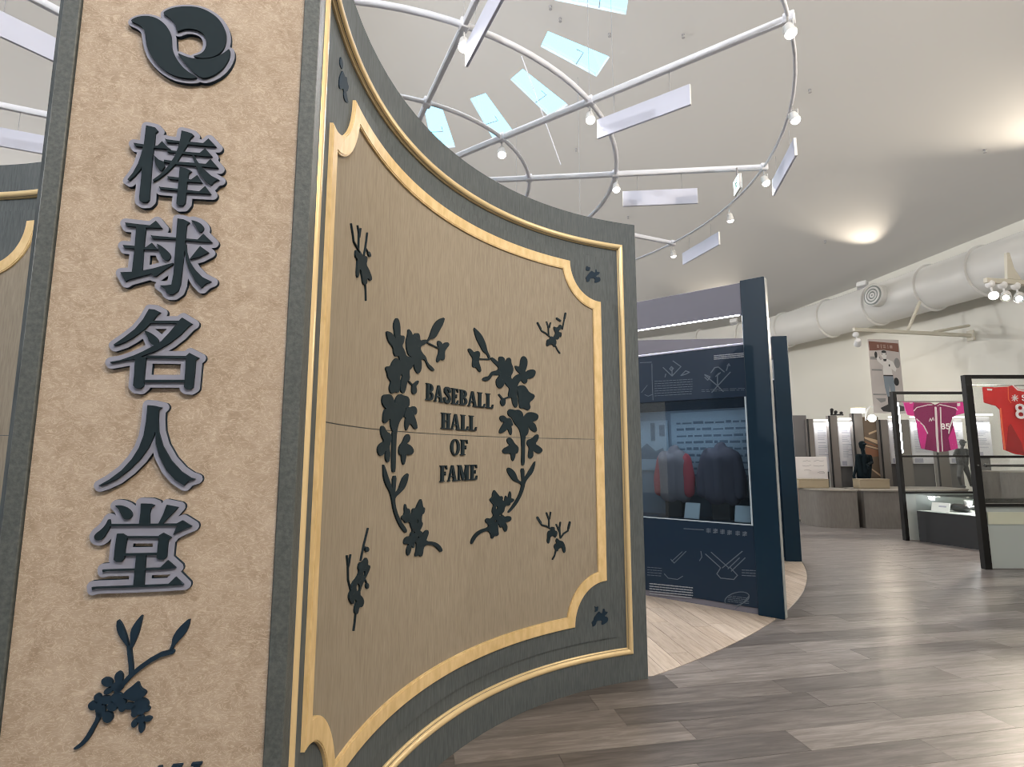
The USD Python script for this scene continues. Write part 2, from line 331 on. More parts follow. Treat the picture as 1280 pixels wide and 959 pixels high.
for k in range(-40, 30):
    off = rng.uniform(0, .92)
    if abs(k + 8) < 1: off = .4
    for j in range(0, 9):
        u0, v0 = off + (j - 1) * .92, .125 * k + .02
        g = Polygon([uv2xy(*q, cb, sb) for q in ((u0 + .0012, v0 + .0012), (u0 + .9188, v0 + .0012), (u0 + .9188, v0 + .1238), (u0 + .0012, v0 + .1238))])
        if not g.intersects(beige_seen): continue
        g = g.intersection(zone)
        if polys(g): obj('plank', extrude(g, -.004, rng.uniform(-.0004, 0)), 'beige_plank_%d' % rng.choice([0, 0, 1, 2]), floor)
obj('edge_strip', extrude(zone.buffer(.004).difference(zone.buffer(-.003)).intersection(sbox(.74, 4, 2.5, 9)), -.004, .0015), 'edge_strip', floor, label='thin metal strip between beige and grey planks')

# ================================================================ the sign: a pillar between two concave wings
RF, WH, HALF = 1.606, 2.44, math.radians(44.1) * 1.606        # field radius, height, half width along the arc
class Wing:
    def __init__(s, c, axis): s.c, s.axis = np.array(c), axis
    def place(s, P):
        """(arc length to the viewer's right, height, relief) to the world"""
        P = np.asarray(P, float); th = math.radians(s.axis) - P[:, 0] / RF; r = RF - P[:, 2]
        return np.stack([s.c[0] + r * np.cos(th), s.c[1] + r * np.sin(th), P[:, 1]], 1)
    def bend(s, m, step=.06):
        v, f = trimesh.remesh.subdivide_to_size(m.vertices, m.faces, step, max_iter=12) if step else (m.vertices, m.faces)
        return trimesh.Trimesh(s.place(v), f, process=False)
    def pix(s, x, y, rf=RF):
        d = ray(x, y); o = EYE[:2] - s.c; a, b, c = d[0] ** 2 + d[1] ** 2, 2 * o @ d[:2], o @ o - rf * rf
        t = (-b + math.sqrt(max(b * b - 4 * a * c, 0))) / (2 * a); p = EYE + t * d
        th = math.atan2(p[1] - s.c[1], p[0] - s.c[0]); e = (math.radians(s.axis) - th + math.pi) % (2 * math.pi) - math.pi
        return (e * RF, p[2])
    def ring(s, s1, z0, z1, prof, n=44):
        """a moulding round a rectangle: prof = [(outwards, relief)], mitred, closed section"""
        path = [(x, z0, 0, -1) for x in np.linspace(-s1, s1, n)] + [(s1, z, 1, 0) for z in np.linspace(z0, z1, 3)] + [(x, z1, 0, 1) for x in np.linspace(s1, -s1, n)] + [(-s1, z, -1, 0) for z in np.linspace(z1, z0, 3)]
        V, k = [], len(prof); N = len(path)
        for x, z, ox, oz in path:
            cx = 1 if abs(abs(x) - s1) < 1e-9 else 0; cz = 1 if min(abs(z - z0), abs(z - z1)) < 1e-9 else 0
            for o, h in prof: V.append((x + o * (np.sign(x) * cx if cx else ox), z + o * ((1 if z > (z0 + z1) / 2 else -1) * cz if cz else oz), h))
        F = []
        for i in range(N):
            for j in range(k):
                A, B, C, D = i * k + j, i * k + (j + 1) % k, (i + 1) % N * k + (j + 1) % k, (i + 1) % N * k + j
                F += [(A, B, C), (A, C, D)]
        m = trimesh.Trimesh(s.place(V), F, process=False); m.fix_normals(); return m
WR_ = Wing((1.1345, 1.4321), 150.0); WL = Wing((-2.429, .728), 51.1)
TR = sbox(-1.006, .302, 1.006, 2.166)
for x in (-1.006, 1.006):
    for z in (.302, 2.166): TR = TR.difference(Point(x, z).buffer(.2, quad_segs=16))
def grid_plate(w, x0, x1, z0, z1, h0, h1, n=40):
    m = bx(0, 1, 0, 1, 0, 1); out = []
    xs = np.linspace(x0, x1, n + 1); V, F = [], []
    for x in xs: V += [(x, z0, h0), (x, z0, h1), (x, z1, h1), (x, z1, h0)]
    for i in range(n):
        for j in range(4):
            A, B = i * 4 + j, i * 4 + (j + 1) % 4; F += [(A, B, B + 4), (A, B + 4, A + 4)]
    F += [(0, 3, 2), (0, 2, 1), (n * 4, n * 4 + 1, n * 4 + 2), (n * 4, n * 4 + 2, n * 4 + 3)]
    t = trimesh.Trimesh(w.place(V), F, process=False); t.fix_normals(); return t
HR = [(.015 * math.cos(a), .008 + .016 * math.sin(a)) for a in np.linspace(0, math.pi, 9)]
HR = [(.018, 0), (.018, .006)] + HR + [(-.018, .006), (-.018, 0)]
def build_wing(w, label, end=HALF):
    t = thing('curved_sign_wall', label, 'sign wall', loc=(*w.place([(0, 0, 0)])[0][:2], 0), kind='thing')
    obj('core', grid_plate(w, -HALF, end, 0, WH, -.06, 0), 'grey_cloth', t, smooth=25)
    fr = sbox(-HALF, 0, HALF, WH).difference(sbox(-1.128, .155, 1.128, 2.284))
    obj('border_frame', w.bend(extrude(fr, 0, .015), .12), 'grey_cloth', t, smooth=25)
    obj('outer_moulding', w.ring(1.142, .141, 2.298, HR), 'gold_gloss', t, smooth=35, label='glossy gold half-round moulding')
    obj('field_panel', w.bend(extrude(sbox(-1.067, .218, 1.067, 2.222), 0, .006), .12), 'grey_cloth', t, smooth=25)
    inner = TR.buffer(-.052, join_style=2)
    trim = trimesh.util.concatenate([extrude(TR.difference(inner), .006, .015), extrude(TR.buffer(-.003, join_style=2).difference(TR.buffer(-.047, join_style=2)), .015, .017)])
    obj('inner_trim', w.bend(trim, .07), 'gold_wood', t, smooth=25, label='flat gold trim with scooped corners')
    for z0, z1 in ((0, 1.2186), (1.2214, 3)):
        obj('fabric_panel', w.bend(extrude(inner.buffer(.006, join_style=2).intersection(sbox(-2, z0, 2, z1)), .006, .008), .09), 'tan_cloth', t, smooth=25, label='tan woven cloth panel')
    return t
wing_r = build_wing(WR_, 'concave sign wall with gold mouldings and a dark flower wreath round the English title')
wing_l = build_wing(WL, 'second concave sign wall with gold trim, mostly hidden behind the title pillar', HALF - .1)

# ---- silhouettes traced on the wall's own surface; each list is in its own tracing grid (x0, y0, px per unit)
def G_(x0, y0, s): return lambda p: [(x0 + x / s, y0 + y / s) for x, y in p]
def on_wing(pts, w=WR_): return [w.pix(*p) for p in pts]
def relief(w, g, h0, h1, step=.05): return w.bend(extrude(g, h0, h1), step)
HB = .008
def wing_shape(name, shapes, holes=(), parent=wing_r, mat_='ink_teal', h=.006, base=HB, grid=None, label=None):
    gs = []
    for kind, *a in shapes:
        if kind == 'c': g = Polygon(chaikin(on_wing(grid(a[0])), 1)).buffer(0)
        elif kind == 'p': g = Polygon(on_wing(grid(a[0]))).buffer(0)
        elif kind == 's':
            c = on_wing(grid(a[0])); w0 = a[1]
            e = grid([(0, 0), (1, 0)]); sc = (e[1][0] - e[0][0]) * np.hypot(*WR_.place([(*c[0], 0)])[0][:2]) / FPX
            g = stroke(c, max(w0 * sc, .0035))
        elif kind == 'e': g = Polygon(on_wing(grid(list(ell(*a).exterior.coords)[:-1]))).buffer(0)
        gs.append(g)
    g = unary_union(gs)
    for a in holes: g = g.difference(Polygon(on_wing(grid(list(ell(*a).exterior.coords)[:-1]))).buffer(0))
    g = g.simplify(.0006)
    return obj(name, relief(WR_, g, base, base + h), mat_, parent, label=label)
K = 959 / 110
a = G_(460, 390, K); b = G_(460, 485, K); c = G_(460, 590, K)
wl = wing_shape('wreath_spray', [('c', [(228, 460), (280, 440), (270, 600), (265, 760), (262, 910), (240, 922), (225, 905), (222, 760), (228, 600)]),
    ('c', [(175, 68), (215, 75), (238, 110), (255, 180), (265, 120), (295, 75), (325, 68), (350, 85), (385, 88), (410, 105), (422, 150), (415, 205), (375, 215), (370, 250), (345, 320), (310, 360), (285, 440), (275, 520), (228, 470), (208, 410), (205, 330), (190, 345), (160, 385), (125, 380), (125, 310), (140, 240), (165, 225), (130, 200), (112, 150), (118, 95), (140, 75)])], grid=b, label='left half of the dark flower wreath')
def sub(name, pts, grid, parent, holes=(), kind='c', extra=()):
    return wing_shape(name, [(kind, pts), *extra], holes, parent, grid=grid)
sub('flower', [(278, 65), (300, 85), (315, 150), (318, 220), (316, 262), (350, 258), (366, 275), (355, 335), (335, 375), (365, 420), (385, 490), (440, 490), (470, 560), (440, 620), (415, 640), (425, 740), (390, 755), (340, 720), (325, 600), (305, 490), (290, 480), (265, 490), (245, 460), (238, 385), (190, 330), (168, 270), (163, 207), (215, 225), (245, 262), (265, 300), (252, 230), (242, 140), (258, 90)], a, wl)
sub('flower', [(405, 180), (445, 225), (456, 272), (480, 235), (515, 232), (532, 255), (538, 322), (590, 300), (618, 315), (600, 350), (545, 375), (540, 410), (565, 455), (600, 490), (620, 560), (680, 610), (698, 645), (660, 640), (620, 600), (590, 520), (545, 515), (555, 570), (550, 630), (530, 668), (510, 675), (480, 640), (470, 590), (460, 560), (440, 490), (405, 470), (385, 400), (382, 310), (400, 260)], a, wl)
sub('leaf', [(812, 60), (795, 130), (745, 220), (710, 280), (680, 298), (650, 295), (620, 335), (608, 325), (640, 280), (660, 210), (690, 140), (740, 85)], a, wl)
sub('flower', [(735, 312), (770, 330), (788, 362), (810, 335), (850, 335), (860, 365), (825, 405), (808, 440), (812, 500), (795, 535), (765, 515), (735, 555), (718, 540), (725, 500), (745, 440), (740, 390), (728, 350)], a, wl, extra=[('s', [(618, 338), (735, 394)], 14)])
sub('flower', [(270, 500), (300, 520), (325, 560), (340, 620), (330, 690), (312, 700), (315, 780), (305, 870), (285, 885), (265, 868), (230, 892), (205, 880), (193, 830), (212, 770), (205, 745), (180, 720), (170, 660), (153, 620), (170, 593), (210, 598), (230, 545)], a, wl)
sub('petal', [(350, 660), (400, 650), (415, 690), (395, 750), (380, 830), (365, 880), (345, 890), (320, 865), (318, 800), (335, 730)], a, wl)
sub('bud', [(450, 790), (480, 775), (505, 748), (525, 757), (510, 790), (490, 810), (502, 855), (492, 890), (465, 902), (445, 880), (445, 830)], a, wl, extra=[('s', [(398, 743), (455, 800)], 16)])
sub('flower', [(385, 205), (430, 215), (465, 197), (495, 215), (503, 260), (490, 295), (465, 290), (490, 350), (508, 430), (495, 452), (465, 440), (425, 380), (410, 410), (385, 475), (368, 430), (370, 360), (380, 320), (358, 320), (370, 260)], b, wl)
sub('flower', [(110, 412), (135, 415), (165, 480), (205, 495), (220, 540), (205, 600), (195, 650), (205, 720), (198, 790), (180, 815), (155, 790), (150, 740), (160, 670), (125, 735), (90, 740), (65, 705), (65, 650), (95, 605), (140, 585), (105, 520), (98, 450)], b, wl)
sub('flower', [(400, 500), (425, 520), (425, 570), (400, 598), (385, 605), (440, 630), (470, 685), (450, 725), (410, 732), (382, 715), (378, 780), (355, 850), (332, 800), (328, 720), (310, 735), (298, 690), (310, 630), (345, 590), (365, 530)], b, wl)
sub('stem', [(128, -95), (160, -20), (180, 50), (215, 140), (230, 190), (232, 40), (275, 40), (262, 170), (258, 235), (300, 190), (320, 120), (350, 50), (412, 5), (400, 90), (370, 170), (320, 225), (260, 275), (258, 330), (275, 420), (320, 530), (385, 620), (390, 650), (375, 664), (330, 620), (280, 530), (240, 420), (222, 300), (200, 215), (150, 130), (130, 50), (126, -30)], c, wl)
sub('flower', [(545, 285), (560, 330), (568, 385), (592, 388), (582, 450), (555, 465), (552, 540), (568, 558), (555, 600), (530, 640), (560, 650), (562, 690), (590, 640), (620, 628), (632, 660), (615, 710), (600, 752), (690, 758), (750, 790), (787, 850), (765, 874), (740, 850), (700, 805), (640, 785), (600, 795), (575, 820), (565, 900), (545, 925), (520, 900), (495, 920), (476, 912), (495, 850), (495, 770), (475, 755), (475, 820), (455, 828), (440, 790), (435, 860), (403, 920), (385, 880), (390, 830), (415, 780), (380, 785), (353, 782), (360, 730), (395, 700), (425, 700), (430, 670), (455, 640), (430, 590), (425, 550), (395, 540), (370, 560), (360, 530), (330, 515), (330, 485), (365, 460), (360, 380), (375, 340), (390, 400), (410, 396), (427, 420), (420, 470), (445, 450), (450, 405), (470, 393), (490, 400), (510, 345)], c, wl, [(507, 535, 9, 20), (466, 657, 13, 9), (515, 712, 9, 9)])
a = G_(575, 400, K); b = G_(575, 500, K); c = G_(575, 575, K)
wr = wing_shape('wreath_spray', [('c', [(520, 100), (550, 105), (580, 112), (620, 105), (655, 130), (670, 165), (668, 190), (690, 170), (715, 140), (760, 132), (820, 150), (840, 180), (825, 220), (790, 235), (765, 240), (800, 260), (822, 320), (815, 347), (790, 350), (750, 325), (722, 285), (730, 340), (715, 380), (690, 400), (688, 560), (685, 700), (665, 717), (648, 700), (652, 560), (648, 420), (635, 350), (615, 300), (575, 260), (545, 195), (505, 170), (496, 130)])], grid=b, label='right half of the dark flower wreath')
sub('leaf', [(120, 78), (170, 120), (215, 170), (245, 230), (265, 290), (275, 340), (312, 417), (295, 437), (270, 375), (230, 350), (190, 280), (150, 200)], a, wr)
sub('flower', [(60, 330), (75, 310), (100, 325), (130, 360), (155, 342), (185, 345), (195, 375), (185, 430), (180, 460), (205, 530), (207, 567), (185, 570), (150, 515), (125, 522), (108, 500), (118, 420), (90, 385)], a, wr, extra=[('s', [(183, 428), (302, 432)], 13)])
sub('flower', [(310, 415), (335, 410), (402, 468), (400, 403), (440, 402), (465, 420), (476, 470), (490, 425), (510, 412), (535, 425), (540, 480), (560, 520), (560, 570), (530, 620), (550, 655), (570, 625), (600, 600), (640, 590), (600, 560), (580, 520), (583, 498), (632, 520), (640, 440), (660, 398), (690, 400), (717, 440), (715, 500), (685, 582), (730, 545), (790, 543), (810, 570), (790, 625), (750, 642), (715, 640), (715, 680), (690, 700), (660, 680), (645, 655), (605, 715), (600, 820), (612, 900), (605, 945), (585, 960), (560, 935), (545, 880), (545, 850), (515, 850), (505, 820), (515, 780), (520, 745), (480, 710), (470, 680), (455, 720), (430, 745), (400, 747), (375, 715), (370, 660), (400, 620), (412, 606), (340, 600), (325, 612), (305, 650), (270, 668), (222, 662), (222, 640), (255, 620), (290, 620), (320, 570), (345, 560), (392, 550), (400, 520), (360, 480), (320, 440)], a, wr)
sub('flower', [(600, 730), (650, 710), (690, 722), (715, 755), (735, 792), (803, 822), (780, 870), (745, 895), (740, 915), (752, 960), (725, 989), (700, 977), (670, 962), (630, 967), (622, 890), (612, 820)], a, wr)
sub('bud', [(415, 900), (430, 865), (460, 850), (476, 870), (475, 910), (460, 940), (435, 940)], a, wr, extra=[('s', [(405, 818), (445, 868)], 22), ('s', [(455, 866), (520, 838)], 16)])
sub('flower', [(410, 210), (415, 180), (445, 168), (470, 180), (490, 205), (525, 195), (545, 230), (562, 280), (535, 280), (548, 330), (540, 387), (520, 375), (498, 310), (470, 345), (430, 362), (403, 362), (412, 320), (450, 260), (462, 240), (430, 238)], b, wr)
sub('flower', [(488, 440), (500, 415), (525, 410), (550, 430), (575, 475), (615, 510), (620, 545), (605, 587), (585, 575), (582, 620), (560, 672), (540, 650), (532, 580), (500, 585), (460, 585), (438, 560), (460, 525), (500, 508), (525, 490), (500, 475)], b, wr)
sub('flower', [(708, 460), (720, 435), (770, 420), (800, 385), (830, 373), (842, 395), (830, 440), (800, 480), (845, 505), (884, 540), (870, 575), (835, 585), (800, 565), (775, 545), (782, 600), (770, 630), (745, 640), (723, 620), (728, 570), (735, 520), (712, 490)], b, wr)
sub('stem', [(640, 93), (682, 90), (682, 200), (700, 170), (740, 100), (803, 0), (800, 60), (775, 140), (720, 200), (690, 250), (680, 310), (650, 390), (600, 480), (545, 545), (508, 577), (500, 566), (520, 535), (575, 460), (620, 380), (645, 300), (650, 265), (605, 240), (560, 225), (510, 160), (488, 110), (500, 83), (530, 88), (570, 120), (595, 165), (610, 215), (655, 245), (650, 180)], c, wr)
sub('flower', [(350, 322), (375, 350), (400, 385), (415, 400), (435, 390), (448, 410), (440, 440), (465, 450), (468, 400), (480, 385), (500, 420), (510, 370), (525, 332), (538, 370), (535, 420), (560, 418), (572, 440), (550, 460), (530, 465), (525, 490), (505, 497), (480, 490), (465, 520), (460, 560), (430, 590), (450, 600), (470, 620), (500, 608), (530, 613), (542, 640), (525, 665), (490, 675), (470, 675), (495, 715), (495, 750), (480, 782), (460, 775), (440, 720), (415, 742), (400, 690), (390, 700), (395, 770), (402, 815), (375, 827), (355, 820), (335, 857), (315, 850), (310, 800), (275, 765), (210, 790), (160, 830), (120, 895), (100, 917), (90, 900), (105, 850), (150, 790), (210, 755), (280, 735), (290, 705), (258, 680), (250, 655), (275, 630), (305, 640), (330, 625), (345, 600), (325, 570), (330, 530), (345, 490), (320, 465), (300, 435), (310, 418), (330, 405), (330, 365)], c, wr, [(379, 518, 10, 18), (368, 664, 10, 10), (418, 602, 14, 8)])
# the four little sprigs and the three corner flowers
wing_shape('sprig', [('s', [(122, 45), (135, 120), (145, 185)], 17), ('s', [(145, 185), (150, 235), (205, 330), (240, 390)], 15), ('s', [(195, 65), (208, 150), (205, 320)], 15), ('s', [(228, 95), (215, 190)], 11), ('s', [(302, 145), (292, 230), (280, 310), (265, 390)], 15), ('s', [(285, 310), (305, 345)], 9), ('e', 322, 375, 14, 32, -20),
    ('c', [(170, 325), (190, 340), (210, 370), (215, 340), (250, 395), (290, 395), (300, 430), (285, 490), (310, 530), (340, 600), (352, 650), (330, 668), (305, 630), (290, 650), (297, 690), (270, 714), (248, 690), (240, 620), (225, 540), (210, 540), (208, 590), (190, 642), (178, 590), (185, 500), (190, 430), (163, 400)]), ('s', [(280, 705), (285, 800), (287, 878)], 13)], grid=G_(420, 275, K), label='small dark sprig high on the left')
wing_shape('sprig', [('s', [(242, 40), (225, 110), (205, 190), (180, 310)], 12), ('s', [(205, 190), (225, 205)], 8), ('e', 232, 217, 17, 22), ('s', [(60, 275), (70, 370)], 14), ('s', [(90, 265), (75, 360)], 10), ('s', [(68, 370), (70, 480), (95, 580)], 11),
    ('c', [(225, 280), (242, 320), (235, 350), (264, 358), (245, 410), (215, 470), (190, 520), (165, 600), (195, 630), (207, 670), (190, 712), (160, 710), (155, 760), (135, 778), (120, 750), (130, 690), (145, 660), (120, 640), (115, 688), (95, 680), (73, 640), (75, 600), (95, 560), (100, 510), (150, 450), (165, 400), (153, 380), (165, 330), (200, 320)]), ('s', [(215, 470), (232, 510)], 9), ('e', 235, 530, 13, 25), ('s', [(135, 770), (128, 840), (118, 910)], 11)], [(152, 545, 16, 36), (207, 425, 10, 26)], grid=G_(420, 655, 6.85), label='small dark sprig low on the left')
wing_shape('sprig', [('s', [(130, 310), (190, 420)], 40), ('s', [(190, 420), (205, 465), (290, 510), (370, 580)], 26), ('s', [(312, 290), (345, 410), (352, 540)], 28), ('s', [(388, 310), (365, 400)], 28), ('s', [(690, 120), (670, 220)], 40), ('s', [(670, 220), (650, 310), (630, 430)], 24), ('s', [(515, 220), (585, 265)], 40),
    ('c', [(450, 375), (490, 400), (545, 390), (570, 335), (622, 370), (615, 420), (560, 450), (550, 490), (612, 498), (602, 595), (560, 570), (555, 632), (510, 640), (480, 620), (512, 700), (470, 795), (435, 770), (430, 730), (370, 740), (330, 775), (298, 750), (318, 635), (360, 640), (400, 565), (440, 600), (480, 540), (490, 500), (453, 440)]), ('s', [(490, 770), (530, 850), (575, 910)], 26)], grid=G_(662, 385, 15.98), label='small dark sprig high on the right')
wing_shape('sprig', [('s', [(115, 145), (175, 240)], 40), ('s', [(175, 240), (195, 280), (280, 300), (360, 350)], 24), ('s', [(285, 60), (330, 190), (330, 320)], 26), ('s', [(360, 50), (340, 170)], 24), ('s', [(465, 275), (500, 350), (530, 420)], 26), ('s', [(540, 235), (525, 330), (530, 430), (540, 520)], 28), ('s', [(715, 235), (690, 340)], 40), ('s', [(690, 340), (680, 390), (600, 440), (545, 520)], 24),
    ('c', [(365, 315), (435, 318), (430, 380), (482, 395), (482, 460), (440, 525), (410, 470), (350, 500), (345, 570), (320, 635), (288, 590), (300, 500), (298, 440), (318, 385), (370, 380)]), ('c', [(478, 515), (520, 570), (570, 572), (612, 620), (642, 740), (612, 805), (580, 750), (570, 690), (530, 700), (495, 730), (490, 768), (450, 752), (418, 690), (430, 638), (470, 620), (450, 568)]), ('s', [(455, 750), (430, 850), (395, 910)], 26)], grid=G_(662, 637, 14.75), label='small dark sprig low on the right')
for nm, x0, y0, s, shp, lb in (('corner_flower', 720, 325, 23.97, [[(300, 175), (340, 230), (405, 225), (388, 335), (278, 335), (265, 280)], [(440, 325), (500, 380), (550, 400), (558, 295), (592, 295), (602, 380), (685, 365), (685, 420), (620, 470), (570, 500), (600, 530), (692, 518), (718, 642), (600, 692), (518, 692), (550, 600), (520, 560), (440, 560), (400, 570), (372, 662), (288, 672), (288, 600), (255, 560), (310, 480), (380, 400)]], 'navy flower in the upper right corner'),
        ('corner_flower', 730, 750, 23.97, [[(278, 175), (340, 210), (405, 175), (392, 280), (360, 332), (287, 355), (320, 270)], [(420, 325), (480, 390), (530, 390), (538, 255), (592, 255), (612, 350), (685, 335), (672, 392), (610, 440), (590, 480), (694, 505), (692, 625), (600, 702), (508, 745), (488, 690), (530, 620), (420, 600), (350, 620), (332, 732), (228, 805), (228, 720), (195, 670), (260, 600), (270, 530), (340, 430)]], 'navy flower in the lower right corner'),
        ('corner_flower', 405, 55, 10.65, [[(180, 165), (200, 200), (212, 270), (205, 345), (175, 290), (168, 230)], [(205, 350), (225, 390), (240, 440), (262, 435), (272, 520), (292, 570), (272, 632), (255, 620), (272, 720), (287, 788), (250, 772), (220, 700), (225, 620), (210, 590), (180, 602), (158, 570), (163, 450), (185, 390)]], 'navy flower in the upper left corner')):
    wing_shape(nm, [('c', p) for p in shp], grid=G_(x0, y0, s), mat_='ink_navy', h=.003, base=.006, label=lb)

# ---- serif capitals, drawn as strokes on a grid one unit tall
def serif(ch):
    S = lambda x0, x1, y0, y1: sbox(x0, y0, x1, y1)
    st, th, se = .19, .07, .055                                     # stem, hairline, serif
    def stem(x, w=st, top=True, bot=True, ext=.075):
        g = [S(x, x + w, 0, 1)]
        if top: g.append(S(x - ext, x + w + ext, 1 - se, 1))
        if bot: g.append(S(x - ext, x + w + ext, 0, se))
        return unary_union(g)
    def bowl(cx, cy, rx, ry, x0):
        o = affinity.scale(Point(0, 0).buffer(1, quad_segs=8), rx, ry); i = affinity.scale(Point(0, 0).buffer(1, quad_segs=8), rx - .17, ry - .065)
        return affinity.translate(o.difference(i), cx, cy).intersection(S(x0, 9, -1, 2))
    if ch == 'L': return unary_union([stem(.08), S(.27, .55, 0, se + .01), Polygon([(.55, 0), (.59, .26), (.53, .26), (.44, .05)])]), .62
    if ch == 'H': return unary_union([stem(.08), stem(.46), S(.2, .5, .47, .54)]), .74
    if ch == 'E': return unary_union([stem(.08), S(.2, .52, 0, se + .01), S(.2, .50, 1 - se - .01, 1), S(.2, .42, .48, .55), Polygon([(.52, 0), (.56, .27), (.50, .27), (.41, .05)]), Polygon([(.50, 1), (.53, .76), (.48, .76), (.40, .95)]), S(.38, .42, .40, .63)]), .61
    if ch == 'F': return unary_union([stem(.08), S(.2, .50, 1 - se - .01, 1), S(.2, .42, .47, .54), Polygon([(.50, 1), (.54, .74), (.49, .74), (.40, .95)]), S(.38, .42, .38, .62)]), .57
    if ch == 'B': return unary_union([stem(.08, ext=.06), bowl(.28, .745, .29, .255, .24), bowl(.28, .27, .335, .27, .24), S(.2, .3, 1 - se - .01, 1), S(.2, .3, 0, se + .01), S(.2, .3, .475, .54)]), .66
    if ch == 'A': return unary_union([Polygon([(.05, 0), (.12, 0), (.33, .86), (.30, 1), (.27, .92)]), Polygon([(.46, 0), (.66, 0), (.42, 1), (.29, 1)]), S(.16, .52, .28, .345), S(0, .20, 0, se), S(.40, .74, 0, se)]), .73
    if ch == 'O': return affinity.translate(affinity.scale(Point(0, 0).buffer(1, quad_segs=10), .34, .52).difference(affinity.scale(Point(0, 0).buffer(1, quad_segs=10), .16, .45)), .37, .5), .75
    if ch == 'M': return unary_union([S(.08, .15, 0, 1), S(0, .24, 0, se), S(0, .2, 1 - se, 1), Polygon([(.08, 1), (.28, 1), (.50, .22), (.43, 0), (.38, 0)]), Polygon([(.43, 0), (.48, 0), (.70, 1), (.64, 1)]), stem(.64, .19)]), .93
    if ch == 'S':
        c = LineString([(.47, .74), (.43, .86), (.33, .94), (.22, .93), (.14, .84), (.14, .70), (.22, .60), (.34, .51), (.44, .41), (.48, .28), (.43, .13), (.33, .05), (.22, .06), (.13, .14), (.09, .27)])
        return unary_union([c.buffer(.085, quad_segs=4), S(.44, .49, .70, .98), S(.05, .10, .02, .31)]), .60
def word(text, squeeze=1.0, gap=.02):
    out, x = [], 0.0
    for ch in text:
        g, w = serif(ch); out.append((ch, affinity.translate(affinity.scale(g, squeeze, 1, origin=(0, 0)), x, 0))); x += (w + gap) * squeeze
    return out, x - gap * squeeze
for text, (xa, ya), (xb, yb), (xt, yt) in (('BASEBALL', (528.5, 500.5), (614.5, 510.5), (529.5, 479.5)), ('HALL', (548, 536), (593.5, 538.7), (549, 516)), ('OF', (559.5, 569.5), (582, 568.8), (561, 549.5)), ('FAME', (546.5, 602.5), (594.5, 599.5), (547.5, 582))):
    A, B, T = WR_.pix(xa, ya), WR_.pix(xb, yb), WR_.pix(xt, yt); hgt = T[1] - A[1]; wd = B[0] - A[0]
    ls, w = word(text); sx = wd / w; z0 = (A[1] + B[1]) / 2
    t = None
    for i, (ch, g) in enumerate(ls):
        g = affinity.translate(affinity.scale(g, sx, hgt, origin=(0, 0)), A[0], z0)
        p = obj('title_word' if t is None else 'letter', relief(WR_, g, HB, HB + .008), 'ink_teal', t if t is not None else wing_r, label=('raised dark word ' + text) if t is None else None)
        t = t if t is not None else p

# ---- the pillar
PU = np.array([1, .18]) / math.hypot(1, .18); PN = np.array([PU[1], -PU[0]]); PO = np.array([-.830, .911]); PWD = .4507
PT = np.eye(4); PT[:3, 0] = (*PU, 0); PT[:3, 1] = (0, 0, 1); PT[:3, 2] = (*PN, 0); PT[:3, 3] = (*PO, 0)     # local: across, up, towards the viewer
def pix_pillar(x, y):
    d = ray(x, y); n = np.array([*PN, 0]); t = ((np.array([*PO, 0]) - EYE) @ n) / (d @ n); p = EYE + t * d
    return ((p[:2] - PO) @ PU, p[2])
pillar = thing('title_pillar', 'tall tan pillar edged in grey with vertical raised Chinese title characters', 'sign pillar', loc=(*(PO + PU * PWD / 2), 0), kind='thing')
PH = 2.72
obj('core', tf(bx(0.004, PWD - .004, 0, PH, -.044, -.004), PT), 'grey_cloth', pillar)
fb = pix_pillar(49, 480)[0]; fc = pix_pillar(355.5, 480)[0]
obj('fabric_face', tf(bx(fb + .0015, fc - .0015, 0, PH, -.004, .0), PT), 'fibre_paper', pillar, label='tan fibre paper face')
for x0, x1 in ((0, fb), (fc, PWD)):
    obj('frame_board', tf(cbx(x0, x1, 0, PH, -.044, .006, .0015), PT), 'grey_stone', pillar, label='grey mottled edge board')
def pil(p, grid): return [pix_pillar(*q) for q in grid(p)]
def pil_obj(name, g, h0, h1, mat_, parent, label=None): return obj(name, tf(extrude(g, h0, h1), PT), mat_, parent, label=label)
def character(name, x0, y0, strokes, label, margin=.0092, curves=()):
    grid = G_(x0, y0, 7.994); gs = [Polygon(chaikin(pil(s, grid), 2) if i in curves else pil(s, grid)).buffer(0) for i, s in enumerate(strokes)]
    g = unary_union(gs); back = g.buffer(margin, quad_segs=6)
    back = unary_union([Polygon(p.exterior, [h for h in p.interiors if Polygon(h).area > 2.5e-5]) for p in polys(back)]).simplify(.0003)
    p = pil_obj(name, back, 0, .007, 'ink_navy', pillar, label)
    pil_obj('grey_face', back.buffer(-.0003), .007, .008, 'letter_grey', p, 'lavender grey outline plate')
    for q in sorted(polys(g), key=lambda q: q.centroid.x): pil_obj('raised_stroke', q.buffer(-.0004), .008, .0125, 'ink_teal', p)
